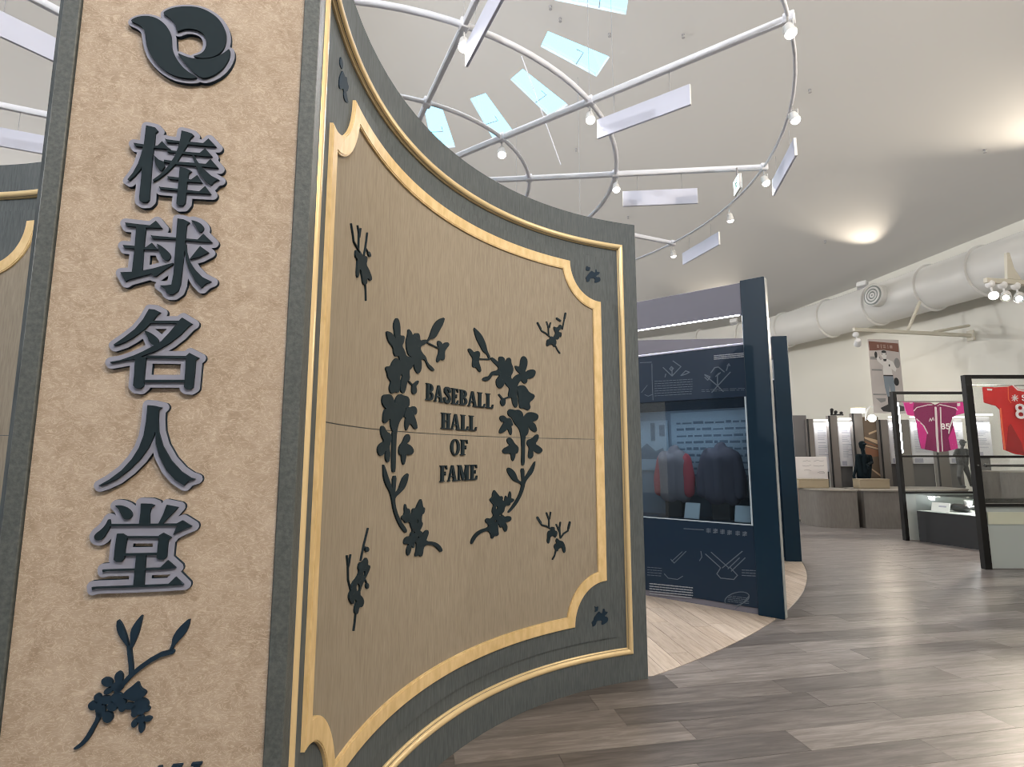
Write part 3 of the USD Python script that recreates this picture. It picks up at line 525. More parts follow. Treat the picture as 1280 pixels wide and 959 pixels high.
character('title_character', 150, 150, [[(290, 90), (340, 100), (385, 112), (412, 145), (385, 170), (378, 250), (362, 370), (350, 480), (340, 620), (325, 830), (300, 854), (255, 854), (225, 835), (222, 800), (240, 620), (250, 480), (262, 330), (276, 210)],
    [(162, 262), (270, 278), (370, 295), (405, 290), (450, 245), (505, 305), (540, 330), (500, 330), (480, 325), (185, 300)], [(262, 290), (290, 330), (262, 430), (245, 520), (185, 590), (125, 642), (105, 628), (160, 560), (210, 470), (240, 380)], [(365, 380), (420, 430), (470, 450), (478, 500), (450, 540), (420, 535), (385, 480)],
    [(640, 140), (700, 155), (745, 170), (765, 190), (730, 220), (705, 280), (650, 370), (590, 470), (500, 560), (420, 620), (365, 650), (353, 632), (430, 575), (510, 490), (570, 400), (610, 300), (628, 220)], [(472, 218), (495, 228), (620, 245), (705, 250), (855, 265), (908, 218), (990, 305), (900, 300), (695, 282), (620, 268), (495, 262)],
    [(495, 330), (560, 340), (650, 348), (820, 362), (875, 315), (950, 400), (880, 400), (640, 375), (575, 365), (505, 358)], [(470, 430), (530, 438), (610, 450), (760, 460), (880, 470), (928, 420), (1010, 515), (920, 508), (590, 478), (462, 455)], [(745, 375), (765, 380), (790, 430), (850, 510), (940, 590), (1018, 630), (990, 635), (965, 650), (935, 685), (880, 650), (815, 570), (775, 480), (755, 420)],
    [(622, 500), (690, 515), (745, 545), (715, 565), (700, 640), (690, 760), (680, 860), (655, 888), (615, 888), (588, 865), (600, 750), (610, 640)], [(497, 592), (615, 605), (735, 625), (798, 580), (850, 660), (705, 652), (610, 632), (515, 625)], [(412, 690), (440, 700), (600, 715), (815, 742), (876, 688), (938, 772), (690, 758), (598, 740), (430, 725)]], 'first raised character of the title, meaning bat')
character('title_character', 140, 265, [[(160, 130), (280, 145), (410, 158), (470, 112), (535, 190), (370, 185), (265, 178), (180, 172)], [(275, 150), (375, 160), (350, 400), (335, 610), (230, 625), (255, 400)], [(138, 352), (250, 362), (370, 375), (430, 330), (495, 405), (345, 400), (248, 392), (158, 388)],
    [(115, 622), (240, 618), (335, 605), (440, 585), (640, 528), (640, 548), (560, 600), (470, 668), (440, 660), (420, 640), (300, 672), (200, 700), (170, 722)], [(680, 90), (745, 100), (805, 130), (775, 160), (765, 250), (755, 400), (735, 560), (715, 740), (690, 810), (640, 845), (600, 845), (575, 830), (560, 795), (500, 752), (560, 752), (620, 745), (640, 640), (650, 500), (665, 300)],
    [(412, 252), (440, 260), (670, 280), (880, 298), (938, 240), (1030, 330), (900, 325), (665, 302), (435, 295)], [(805, 105), (860, 115), (915, 140), (947, 180), (935, 218), (905, 235), (880, 215), (850, 150)], [(466, 332), (530, 365), (590, 415), (620, 460), (605, 502), (570, 514), (530, 490), (505, 430), (490, 370)], [(905, 362), (995, 428), (900, 475), (795, 500), (850, 430)],
    [(745, 360), (770, 340), (775, 420), (800, 510), (850, 590), (930, 670), (1020, 715), (960, 740), (918, 782), (860, 720), (800, 610), (765, 500)]], 'second raised character of the title, meaning ball', curves=(6, 7))
character('title_character', 130, 380, [[(480, 65), (540, 72), (600, 102), (560, 130), (530, 175), (440, 270), (330, 350), (230, 405), (140, 435), (128, 420), (230, 350), (340, 265), (420, 170)], [(505, 182), (785, 182), (770, 212), (485, 210)],
    [(810, 150), (915, 215), (880, 235), (800, 320), (690, 405), (560, 480), (450, 522), (345, 566), (250, 578), (105, 607), (93, 590), (200, 570), (330, 525), (420, 485), (510, 438), (600, 385), (680, 300), (750, 215), (790, 165)], [(425, 276), (480, 290), (540, 330), (585, 380), (560, 430), (510, 425), (480, 390), (465, 340)],
    [(340, 555), (345, 540), (455, 540), (440, 700), (430, 830), (400, 857), (350, 854), (322, 825), (335, 690)], [(450, 525), (845, 530), (845, 560), (450, 552)], [(845, 530), (880, 498), (980, 550), (945, 575), (935, 700), (920, 845), (890, 864), (845, 860), (825, 840), (835, 700)], [(435, 765), (828, 765), (828, 792), (435, 792)]], 'third raised character of the title, meaning name', curves=(3,))
character('title_character', 110, 500, [[(625, 55), (700, 62), (775, 80), (740, 110), (735, 200), (720, 260), (690, 370), (640, 480), (560, 590), (450, 700), (330, 790), (220, 840), (150, 862), (143, 850), (250, 790), (370, 700), (470, 590), (540, 480), (585, 360), (610, 220)],
    [(700, 210), (735, 200), (740, 320), (780, 460), (860, 600), (960, 710), (1050, 770), (1107, 788), (1030, 810), (990, 857), (900, 800), (810, 700), (740, 560), (705, 420)]], 'fourth raised character of the title, meaning person')
character('title_character', 105, 622, [[(600, 52), (700, 55), (742, 70), (705, 100), (690, 160), (690, 265), (580, 265), (595, 150)], [(336, 72), (400, 70), (460, 90), (505, 125), (522, 165), (505, 202), (460, 220), (425, 200), (400, 150), (375, 100)], [(855, 65), (975, 90), (930, 140), (820, 255), (770, 258), (820, 160)],
    [(280, 203), (302, 215), (302, 290), (270, 340), (240, 392), (200, 422), (158, 418), (136, 390), (150, 353), (210, 310), (255, 260)], [(285, 255), (950, 250), (1010, 218), (1110, 280), (1010, 320), (915, 370), (955, 275), (285, 280)], [(365, 350), (420, 350), (470, 380), (450, 500), (440, 600), (410, 634), (360, 634), (332, 610), (345, 480)], [(455, 375), (785, 375), (785, 398), (450, 398)],
    [(780, 365), (820, 342), (908, 388), (875, 420), (865, 500), (858, 585), (830, 610), (780, 610), (755, 590), (768, 450)], [(440, 545), (770, 540), (770, 565), (440, 572)], [(555, 560), (655, 560), (645, 700), (635, 860), (525, 870), (540, 700)], [(220, 705), (260, 703), (545, 695), (645, 690), (790, 685), (865, 612), (955, 690), (860, 705), (645, 715), (545, 718), (270, 722), (225, 735)],
    [(115, 878), (170, 875), (530, 862), (870, 848), (945, 775), (1030, 858), (860, 870), (530, 885), (170, 895), (120, 912)]], 'fifth raised character of the title, meaning hall', curves=(1, 3))
character('emblem', 155, 0, [[(98, 250), (150, 220), (220, 206), (300, 210), (370, 235), (430, 280), (475, 335), (500, 400), (505, 460), (505, 520), (525, 580), (565, 650), (620, 720), (690, 775), (772, 820), (690, 830), (600, 820), (500, 792), (400, 725), (320, 640), (270, 550), (246, 460), (240, 370), (215, 325), (170, 290), (110, 268)],
    [(408, 182), (460, 145), (540, 120), (640, 110), (760, 118), (860, 155), (950, 215), (1010, 290), (1042, 370), (1045, 440), (1030, 510), (990, 570), (930, 610), (850, 630), (770, 627), (703, 605), (770, 590), (820, 560), (845, 500), (845, 440), (815, 385), (760, 350), (690, 335), (620, 340), (550, 372), (550, 320), (520, 265), (470, 220)],
    [(553, 566), (620, 600), (700, 625), (790, 635), (880, 630), (960, 605), (1030, 565), (1077, 523), (1085, 590), (1060, 660), (1010, 730), (940, 785), (870, 817), (805, 827), (740, 790), (670, 720), (600, 640)]], 'round swirling emblem above the characters', margin=.0072, curves=(0, 1, 2))
gs_ = G_(85, 760, 5.449)
pc = lambda p: Polygon(chaikin(pil(p, gs_), 1)).buffer(0)
pe = lambda *a: Polygon(pil(list(ell(*a).exterior.coords)[:-1], gs_)).buffer(0)
ps = lambda p, w: stroke(pil(p, gs_), w * .000272)
spr = pil_obj('flower_spray', unary_union([pc([(48, 945), (90, 915), (130, 870), (165, 810), (205, 740), (200, 700), (240, 700), (235, 735), (205, 790), (170, 860), (130, 915), (90, 945), (60, 954)]), ps([(345, 560), (385, 510), (440, 450), (500, 400), (570, 350), (640, 312), (718, 292)], 26), ps([(440, 450), (438, 380), (430, 310), (425, 260)], 22)]), 0, .006, 'ink_navy', pillar, 'dark branch with blossoms below the characters')
for nm, g in (('leaf', pc([(346, 68), (375, 100), (400, 160), (415, 210), (424, 268), (400, 240), (360, 185), (340, 130)])), ('leaf', pc([(521, 30), (505, 110), (490, 170), (460, 240), (430, 296), (435, 220), (435, 150), (470, 90)])), ('leaf', pc([(841, 58), (832, 120), (800, 180), (740, 240), (712, 292), (698, 282), (718, 235), (720, 195), (760, 130)])),
              ('blossom', unary_union([pe(277, 498, 39, 30, 20), pe(357, 468, 28, 42), pe(285, 558, 32, 20, -30), pe(345, 530, 40, 32)])), ('blossom', unary_union([pe(180, 658, 30, 30), pe(213, 603, 24, 27), pe(265, 620, 45, 28), pe(232, 680, 34, 55), pe(281, 735, 35, 38), pe(312, 665, 34, 30)]).difference(pe(250, 648, 8, 6))),
              ('blossom', unary_union([pe(345, 605, 42, 36), pe(378, 670, 25, 28), pe(365, 635, 40, 30), pe(430, 662, 45, 22)])), ('blossom', unary_union([pc([(375, 600), (398, 560), (440, 530), (487, 488), (502, 540), (540, 560), (542, 580), (520, 602), (470, 632), (415, 612)]), pe(512, 575, 30, 20, -10)])),
              ('blossom', unary_union([pe(508, 648, 50, 40), pe(545, 680, 22, 18), pe(472, 690, 30, 33), pe(460, 715, 20, 20), pe(505, 690, 30, 28)])), ('blossom', unary_union([pe(552, 748, 28, 17, -5), pe(510, 800, 19, 42), pe(462, 778, 20, 27, 15), pe(505, 750, 26, 26)]))):
    pil_obj(nm, g, 0, .006, 'ink_navy', spr)
A = pix_pillar(52, 985); B = pix_pillar(262, 980); T = pix_pillar(254, 949); ls, w = word('BASEBALL'); t = None
for ch, g in ls:
    g = affinity.translate(affinity.scale(g, (B[0] - A[0]) / w, (B[0] - A[0]) / w * 1.25, origin=(0, 0)), A[0], T[1] - .003 - (B[0] - A[0]) / w * 1.25)
    p = pil_obj('title_word' if t is None else 'letter', g, 0, .007, 'ink_navy', t if t is not None else pillar, 'raised dark word BASEBALL' if t is None else None); t = t if t is not None else p

# ================================================================ the lighting truss: three rings on twelve spokes
ZT = 4.858; R_IN, R_MID, R_OUT = 1.963, 3.12, 5.03
SPK = [-65.3, -35.3, -5.3, 24.7, 54.7, 84.7, 114.7, 144.7, 174.7, -155.3, -125.3, -95.3]
truss = thing('lighting_truss', 'white steel truss of three rings and twelve spokes hanging under the cone', 'lighting truss', loc=(*CEN, ZT))
for r, w in ((R_IN, .024), (R_MID, .029), (R_OUT, .018)):
    obj('ring_tube', tube(arc_pts(CEN, r, 0, 360, ZT, 97)[:-1], w, 10, closed=True), 'steel_white', truss, smooth=40)
obj('hub', tf(lathe([(.30, -.03), (.38, -.03), (.39, -.02), (.39, .02), (.38, .03), (.30, .03), (.30, -.03)], 32), trimesh.transformations.translation_matrix([*CEN, ZT])), 'steel_white', truss, smooth=40)
for t in SPK:
    T = trimesh.transformations.translation_matrix([*CEN, ZT]) @ trimesh.transformations.rotation_matrix(math.radians(t), [0, 0, 1])
    obj('spoke', tf(cbx(.36, R_OUT, -.022, .022, -.034, .034, .005), T), 'steel_white', truss)
    for r in (R_IN, R_MID, R_OUT): obj('joint_clamp', tf(cbx(r - .045, r + .045, -.04, .04, -.045, .045, .008), T), 'steel_white', truss)
    p, q = polar(R_MID, t, ZT), polar(R_MID, t, cone(R_MID)); obj('hanger_cable', tube([p, q], .004, 5), 'cable_grey', truss)
p = polar(2.6, 15, ZT + 1.5); obj('stay_cable', tube([at_depth(652, 70, 6.6), at_depth(701, 206, 7.2)], .007, 5), 'steel_white', thing('stay_cable', 'thin white stay cable crossing the third skylight', 'cable', loc=tuple(at_depth(701, 206, 7.2))))

def lamp_meshes():
    """a can spotlight hanging from z = 0, its mouth down at z = -.235"""
    return dict(stem=tube([(0, 0, 0), (0, 0, -.07)], .012, 8), bracket=trimesh.util.concatenate([tube([(-.062, 0, -.15), (-.062, 0, -.075), (0, 0, -.068), (.062, 0, -.075), (.062, 0, -.15)], .007, 6)]),
                housing=lathe([(0, -.085), (.030, -.088), (.046, -.105), (.052, -.14), (.064, -.215), (.064, -.222), (.0555, -.222), (.0555, -.204), (0, -.204)], 20), lens=lathe([(0, -.268), (.022, -.265), (.042, -.254), (.0545, -.238), (.0545, -.20), (0, -.20)], 20))
def make_lamp(label, loc, tilt=0, rotz=0, group=None, mat_='lamp_lit'):
    t = local_thing('track_spotlight', label, 'spotlight', loc, rotz, group)
    R = trimesh.transformations.rotation_matrix(math.radians(tilt), [0, 1, 0], [0, 0, -.104])
    for k, m in lamp_meshes().items():
        m = tf(m, np.diag([.8, .8, .8, 1]))
        if k in ('housing', 'lens'): m = tf(m, R)
        obj(k, m, {'lens': mat_, 'stem': 'chrome', 'bracket': 'lamp_white', 'housing': 'lamp_white'}[k], t, smooth=35)
    return t
LAMPS = [(R_MID, -65.3, 'white spotlight on the middle ring beside the narrow upright baffle above the sign', (.4, .2)), (R_MID, -35.3, 'white spotlight at the inner end of the big slanting baffle', (1.5, .5)), (R_MID, -5.3, 'white spotlight at the left end of the level baffle', (2, 3)),
         (R_IN, -35.3, 'white spotlight on the innermost ring just below the fourth skylight', (.3, 3)), (R_OUT, -5.3, 'white spotlight on the outer ring next to the green exit sign', (3.6, 6)), (R_OUT, -21.0, 'white spotlight on the outer ring above the steep baffle, by itself', (4.2, 3.5)),
         (R_OUT, 7.2, 'white spotlight on the outer ring halfway between exit sign and lowest baffle', (4, 8.6)), (R_OUT, 24.7, 'white spotlight on the outer ring at the left end of the lowest baffle', (3.5, 10)), (R_OUT, -36.5, 'tiny white spotlight on the outer ring at the outer end of the long spoke', (3, 2.5))]
first = None
for r, t, lb, aim in LAMPS:
    p = polar(r, t, ZT - .056); a = math.degrees(math.atan2(aim[1] - p[1], aim[0] - p[0])); 
    if first is None: first = make_lamp(lb, p, -18, a)
    else: dup(first, p, a, lb)
    d = np.array([math.cos(math.radians(a)) * math.sin(math.radians(18)), math.sin(math.radians(a)) * math.sin(math.radians(18)), -math.cos(math.radians(18))])
    q = p + np.array([0, 0, -.104]) + d * .165
    spot('track_spot', q, (*aim, 0), K_TRACK, WHITE, 48)
# two more on drop rods that light the face of the sign from the entrance side
for p, aim, lb, k, c, an in (((1.0, -2.3, 4.7), (-.5, 1.0, 1.35), 'white spotlight on a drop rod over the entrance, left of the other', 1.4, (1.0, .96, .92), 36), ((2.9, -1.2, 4.4), (-.40, 1.5, .30), 'white spotlight on a drop rod over the entrance, right of the other', 1.5, (1.0, .72, .38), 38)):
    a = math.degrees(math.atan2(aim[1] - p[1], aim[0] - p[0])); dup(first, p, a, lb)
    rr = math.hypot(p[0] - CEN[0], p[1] - CEN[1]); obj('drop_rod', tube([p, (p[0], p[1], cone(rr) + .02)], .012, 8), 'steel_white', thing('drop_rod', lb.replace('spotlight on a drop rod', 'ceiling rod carrying the spotlight'), 'rod', loc=(p[0], p[1], p[2])), kind=None)
    spot('sign_spot', (p[0], p[1], p[2] - .26), aim, K_FRONT * k, c, an, .9, .16)

# ---- white sound baffles on wires
def baffle_local(L):
    return [('panel', cbx(-L / 2, L / 2, -.013, .013, -.46, -.25, .003), 'baffle_white', None), *[('edge_band', bx(e - .002, e + .002, -.0135, .0135, -.459, -.251), 'baffle_edge', 'bright end edge') for e in (-L / 2 - .001, L / 2 + .001)],
            *[('wire', tube([(x, 0, -.252), (x, 0, -.036)], .003, 5), 'cable_grey', None) for x in (-L * .3, L * .3)]]
bf = None
for r, t, rot, lb in ((3.69, -65.3, 0, 'narrow white baffle seen nearly end on above the sign'), (3.69, -35.3, 0, 'large slanting white baffle right of the middle spotlight'), (3.69, -5.3, 0, 'level white baffle left of the exit sign'), (5.05, 17, 90, 'lowest small white baffle just above the dark information wall'),
                   (5.06, -12.2, 90, 'steep narrow white baffle at the right of the truss'), (3.69, -125.3, 0, 'broad white baffle left of the pillar, upper one'), (3.69, -155.3, 0, 'broad white baffle left of the pillar, lower one')):
    p = polar(r, t, ZT)
    if bf is None:
        bf = local_thing('sound_baffle', lb, 'baffle', p, t + rot, group=None); L = .96
        for nm, m, mt, l2 in baffle_local(L): obj(nm, m, mt, bf, label=l2)
    else: dup(bf, p, t + rot, lb)
# ---- exit sign under the spoke
T = trimesh.transformations.translation_matrix(polar(4.66, -6.4, ZT - .27)) @ trimesh.transformations.rotation_matrix(math.radians(-6.4), [0, 0, 1])
ex = thing('exit_sign', 'small lit green and white running figure exit sign under the spoke', 'exit sign', loc=tuple(T[:3, 3]))
obj('case', tf(cbx(-.016, .016, -.12, .12, -.10, .10, .004), T), 'lamp_white', ex); [obj('lit_face', tf(bx(e, e + .0025, -.114, .114, -.094, .094), T), 'exit_lit', ex) for e in (-.0185, .016)]
runner = unary_union([Point(.012, .055).buffer(.014), stroke([(.005, .038), (-.012, -.005)], .022), stroke([(-.012, -.005), (.018, -.028), (.012, -.062)], .014), stroke([(-.012, -.005), (-.032, -.035), (-.062, -.04)], .014), stroke([(.005, .032), (.034, .012), (.05, .022)], .010), stroke([(.003, .032), (-.028, .03), (-.04, .008)], .010), sbox(.066, -.07, .078, .07), sbox(.066, .058, .1, .07)])
rm = extrude(runner, 0, .0015); A = np.eye(4); A[:3, 0] = (0, -1, 0); A[:3, 1] = (0, 0, 1); A[:3, 2] = (-1, 0, 0); A[:3, 3] = (-.0185, 0, 0)
B_ = A.copy(); B_[:3, 0] = (0, 1, 0); B_[:3, 2] = (1, 0, 0); B_[:3, 3] = (.0185, 0, 0)
[obj('running_figure', tf(rm, T @ a_), 'exit_green', ex, label='green running figure beside a door') for a_ in (A, B_)]; obj('hanger', tf(tube([(0, 0, .10), (0, 0, .23)], .012, 8), T), 'cable_grey', ex)
# ---- sprinkler heads on the cone
sp = None
for r, t, lb in ((2.29, 1.6, 'sprinkler head beside the topmost skylight'), (2.46, 5.6, 'sprinkler head just below the topmost skylight'), (3.21, 5.6, 'sprinkler head right of the second skylight'), (4.21, .5, 'lone sprinkler head well right of the skylights'), (4.24, 45, 'sprinkler head under the big slanting baffle'), (6.29, 4.7, 'sprinkler head right of the outer ring'), (9.25, 5.7, 'sprinkler head near the ceiling glow on the far right'), (6.55, 47.7, 'sprinkler head left of the level baffle, low on the cone'), (9.68, 26.8, 'sprinkler head above the round duct')):
    p = polar(r, t, cone(r))
    if sp is None:
        sp = local_thing('sprinkler_head', lb, 'sprinkler', p, 0)
        obj('collar', lathe([(0, .02), (.026, .02), (.026, -.004), (.02, -.010), (0, -.010)], 12), 'cable_grey', sp); obj('nozzle', lathe([(0, -.014), (.014, -.016), (.014, -.045), (.024, -.047), (.024, -.052), (0, -.052)], 10), 'cable_grey', sp)
    else: dup(sp, p, 0, lb)

# ================================================================ the round air duct under the eaves, its lamps and arms
DZ, DR = 4.49, .45
def duct_c(t): return polar(wall_r(t) - .62, t, DZ)
duct = thing('air_duct', 'fat white round air duct with flanges running under the eaves', 'air duct', loc=tuple(duct_c(25)))
FL = [-6, .6, 7.1, 13.5, 19.0, 25.6, 32.1, 38.5, 45, 51] + list(range(63, 352, 12))
for a0, a1 in zip(FL[:-1], FL[1:]):
    obj('duct_section', tube([duct_c(t) for t in np.linspace(a0, a1, 7)], DR, 40), 'duct_white', duct, smooth=40)
for t in FL[1:-1]:
    d = .16; obj('flange', tube([duct_c(t - d), duct_c(t - d * .5), duct_c(t + d * .5), duct_c(t + d)], [DR + .012, DR + .04, DR + .04, DR + .012], 40), 'duct_white', duct, smooth=30)
nz0 = duct_c(24.6) + np.array([-.16, -.27, .04]); nd = np.array([-.97, -.22, .03]); nd /= np.linalg.norm(nd)
nz = obj('nozzle', tube([nz0 + nd * s for s in (0, .26, .34, .36)], [.24, .235, .235, .215], 28), 'duct_white', duct, smooth=40, label='short round side nozzle')
A = np.eye(4); z = nd; x = np.cross([0, 0, 1.0], z); x /= np.linalg.norm(x); A[:3, 0], A[:3, 1], A[:3, 2], A[:3, 3] = x, np.cross(z, x), z, nz0 + nd * .362
[obj('nozzle_louvre', tf(lathe([(r0, .0), (r1, .0), (r1, .022), (r0, .022), (r0, .0)], 26), A), 'lamp_white', nz) for r0, r1 in ((.02, .055), (.085, .115), (.145, .18))]; obj('nozzle_throat', tf(lathe([(0, .002), (.21, .002), (.21, .010), (0, .010)], 26), A), 'vent_dark', nz)
up = None
for t, lb in ((27.3, 'small white uplight on top of the duct above the side nozzle'), (1.0, 'white uplight on the duct beyond the right edge'), (46, 'white uplight on the duct behind the dark information wall'), (75, 'white uplight on the duct straight behind the curved sign'), (105, 'white uplight on the duct behind the tall pillar'), (150, 'white uplight on the duct far to the left'), (200, 'white uplight on the duct at the left side of the hall'), (250, 'white uplight on the duct over the entrance, left'), (290, 'white uplight on the duct over the entrance, middle'), (325, 'white uplight on the duct over the entrance, right')):
    p = duct_c(t) + np.array([0, 0, DR + .004]); rot = t + 180
    if up is None:
        up = local_thing('uplight', lb, 'uplight', p, rot); obj('base', cbx(-.06, .06, -.09, .09, 0, .03, .004), 'cable_grey', up); obj('housing', tf(cbx(-.06, .08, -.11, .11, .05, .17, .012), trimesh.transformations.rotation_matrix(-.35, [0, 1, 0], [0, 0, .1])), 'lamp_white', up); obj('yoke', trimesh.util.concatenate([bx(-.012, .012, -.125, -.112, .02, .13), bx(-.012, .012, .112, .125, .02, .13), bx(-.012, .012, -.125, .125, .02, .032)]), 'chrome', up)
    else: dup(up, p, rot, lb)
for t, rr, ta, k, c, an in ((24, 8.6, 20.8, .12, WARM, 34), (1.0, 7.6, 1.4, .2, WARM, 36), (46, 8.0, 44.3, .15, WARM, 34), (75, 8, 75, .8, WHITE, 80), (105, 8, 105, 1, WHITE, 80), (150, 7, 150, 1.6, WHITE, 80), (200, 7, 200, 1.6, WHITE, 80), (250, 7, 250, .9, WHITE, 80), (290, 7, 290, .8, WHITE, 80), (325, 7, 325, .8, WARM, 80)):
    p = polar(wall_r(t) - .95, t, DZ + DR + .12); spot('ceiling_wash', p, polar(rr, ta, cone(rr) + .1), K_UP * k, c, an, 1.0)
# cantilever arms carrying spotlights
def head(t, p, aim, lens):
    d = np.array(aim, float) - p; d /= np.linalg.norm(d); A = np.eye(4); z = -d; x = np.cross([0, 0, 1.0], z); x /= np.linalg.norm(x); A[:3, 0], A[:3, 1], A[:3, 2], A[:3, 3] = x, np.cross(z, x), z, p
    h = obj('lamp_head', tf(lathe([(0, .11), (.04, .10), (.055, .06), (.062, -.04), (.055, -.045), (.05, -.02), (0, -.02)], 18), A), 'lamp_white', t, smooth=35)
    obj('lens', tf(lathe([(0, -.022), (.052, -.022), (.052, -.032), (0, -.036)], 18), A), lens, h, smooth=35)
    return p + d * .07
for i, (p0, p1, lb) in enumerate(((np.array([9.05, 10.52, 3.47]), at_depth(1067, 412.5, 10.0), 'cream wall arm with one small spotlight, carrying the player banner'), (np.array([9.42, 7.75, 3.52]), at_depth(1231, 347, 7.25), 'cream wall arm with a row of spotlights, the first one glaring'))):
    ar = thing('lamp_arm', lb, 'lamp arm', loc=tuple(p0)); d = p1 - p0; u = d / np.linalg.norm(d); T = frame(p0, u[:2]); L = np.linalg.norm(d)
    T[2, 3] = p0[2]; obj('arm_bar', tf(cbx(0, L, -.028, .028, -.034, .034, .005), T), 'bracket_cream', ar); obj('wall_plate', tf(cbx(-.02, .02, -.07, .07, -.10, .10, .005), T), 'bracket_cream', ar)
    for q0, q1 in (((.02, 0, .2), (L * .33, 0, .03)), ((L * .55, 0, .03), (L * .42, 0, .62))): obj('brace', tf(tube([q0, q1], .028, 8), T), 'bracket_cream', ar)
    if i == 1: obj('web_plate', tf(extrude(Polygon([(L * .80, .04), (L * .88, .04), (L * .865, .42), (L * .85, .42), (L * .835, .2)]), -.02, .02), T @ trimesh.transformations.rotation_matrix(math.pi / 2, [1, 0, 0])), 'bracket_cream', ar)
    for j, s in enumerate((.985,) if i == 0 else (.975, .905, .83)):
        q = p0 + d * s + np.array([0, 0, -.09]); obj('swivel_knob', tf(trimesh.creation.icosphere(2, .055), trimesh.transformations.translation_matrix(q)), 'lamp_white', ar, smooth=True)
        h = q + np.array([0, -.03, -.17]); lit = i == 1 and j == 0
        aim = EYE + np.array([1.5, .6, .2]) if lit else (5.2, 5.7, 1.3) if i else (7.6, 12.5, 1.8)
        e = head(ar, h, aim, 'lamp_lit' if lit else 'vent_dark'); obj('lamp_yoke', tube([q, h], .012, 6), 'lamp_white', ar)
        if lit: spot('arm_spot', e, (5.1, 5.6, 1.3), K_WALL, WARM, 70, .8)
        elif j < 2: spot('arm_spot', e, aim, K_WALL * .5, WARM, 60, .8)
        elif j == 2: spot('arm_spot', e, (5.9, 7.5, 1.5), K_WALL * .7, WHITE, 40, .8)
# ---- the banner under the first arm
p0 = at_depth(1084, 420, 10.04); p1 = at_depth(1123, 422, 10.13); T = frame(np.array([*p0[:2], 0]), (p1 - p0)[:2]); T[2, 3] = 0
BW = np.linalg.norm((p1 - p0)[:2]); BT, BB = 3.30, 1.90
def ban(name, g, d, mt, par=None, label=None):
    """g in banner units: x across 0..1, y down 0..1"""
    g = affinity.affine_transform(g, [BW, 0, 0, -(BT - BB), 0, BT]); m = extrude(g, d, d + .0015); R = np.eye(4); R[:3, 1] = (0, 0, 1); R[:3, 2] = (0, -1, 0)
    return obj(name, tf(m, T @ R), mt, par if par is not None else banner, label=label)
banner = thing('player_banner', 'tall hanging banner printed with a standing baseball player', 'banner', loc=tuple((p0 + p1) / 2))
cl = ban('cloth', sbox(0, 0, 1, 1), -.0015, 'banner_cloth'); ban('header_band', Polygon([(.03, .03), (.97, .05), (.97, .17), (.5, .145), (.03, .16)]), 0, 'banner_red', cl, 'red brown header with pale letters')
lt = []; x = .30
for ch, w in (('B', .09), ('A', .09), ('L', .08), ('L', .08)): pass
ban('header_marks', unary_union([sbox(.28, .075, .34, .12), sbox(.40, .07, .43, .125), sbox(.47, .075, .55, .09), sbox(.48, .10, .56, .12), sbox(.62, .075, .64, .125), sbox(.69, .08, .77, .12)]), .0015, 'banner_letter', cl)
ban('backdrop', unary_union([sbox(.03, .24, .35, .28), sbox(.05, .41, .38, .43), sbox(.03, .74, .45, .76), Polygon([(.10, .80), (.42, .80), (.40, .84), (.25, .86)]), ell(.88, .32, .09, .07)]), 0, 'banner_grey', cl)
fig = ban('player_figure', unary_union([ell(.48, .215, .085, .055), Polygon([(.34, .29), (.46, .265), (.58, .27), (.74, .30), (.84, .40), (.80, .44), (.68, .40), (.70, .49), (.40, .49), (.42, .36), (.26, .30), (.18, .20), (.26, .19), (.33, .27)])]), .0015, 'banner_white', cl, 'player in a pale uniform')
ban('cap_and_hair', unary_union([ell(.48, .170, .075, .018), sbox(.405, .175, .42, .215), sbox(.54, .175, .555, .215)]), .003, 'banner_dark', fig); ban('belt', sbox(.40, .485, .71, .502), .003, 'banner_dark', fig); ban('collar', Polygon([(.44, .27), (.55, .27), (.53, .30), (.45, .30)]), .003, 'banner_dark', fig); ban('chest_mark', sbox(.60, .34, .64, .37), .003, 'banner_dark', fig)
ban('trousers', Polygon([(.40, .50), (.71, .50), (.74, .66), (.72, .79), (.60, .79), (.57, .62), (.53, .78), (.47, .78), (.42, .66)]), .0015, 'banner_blue', fig); ban('glove', unary_union([ell(.22, .215, .045, .045), ell(.80, .575, .08, .055)]), .003, 'banner_dark', fig)
ban('socks_and_shoes', unary_union([Polygon([(.48, .775), (.56, .775), (.57, .88), (.47, .90)]), Polygon([(.60, .785), (.71, .785), (.69, .88), (.60, .90)]), Polygon([(.22, .93), (.50, .875), (.72, .875), (.97, .91), (.97, .965), (.6, .985), (.3, .975)])]), .003, 'banner_dark', fig)

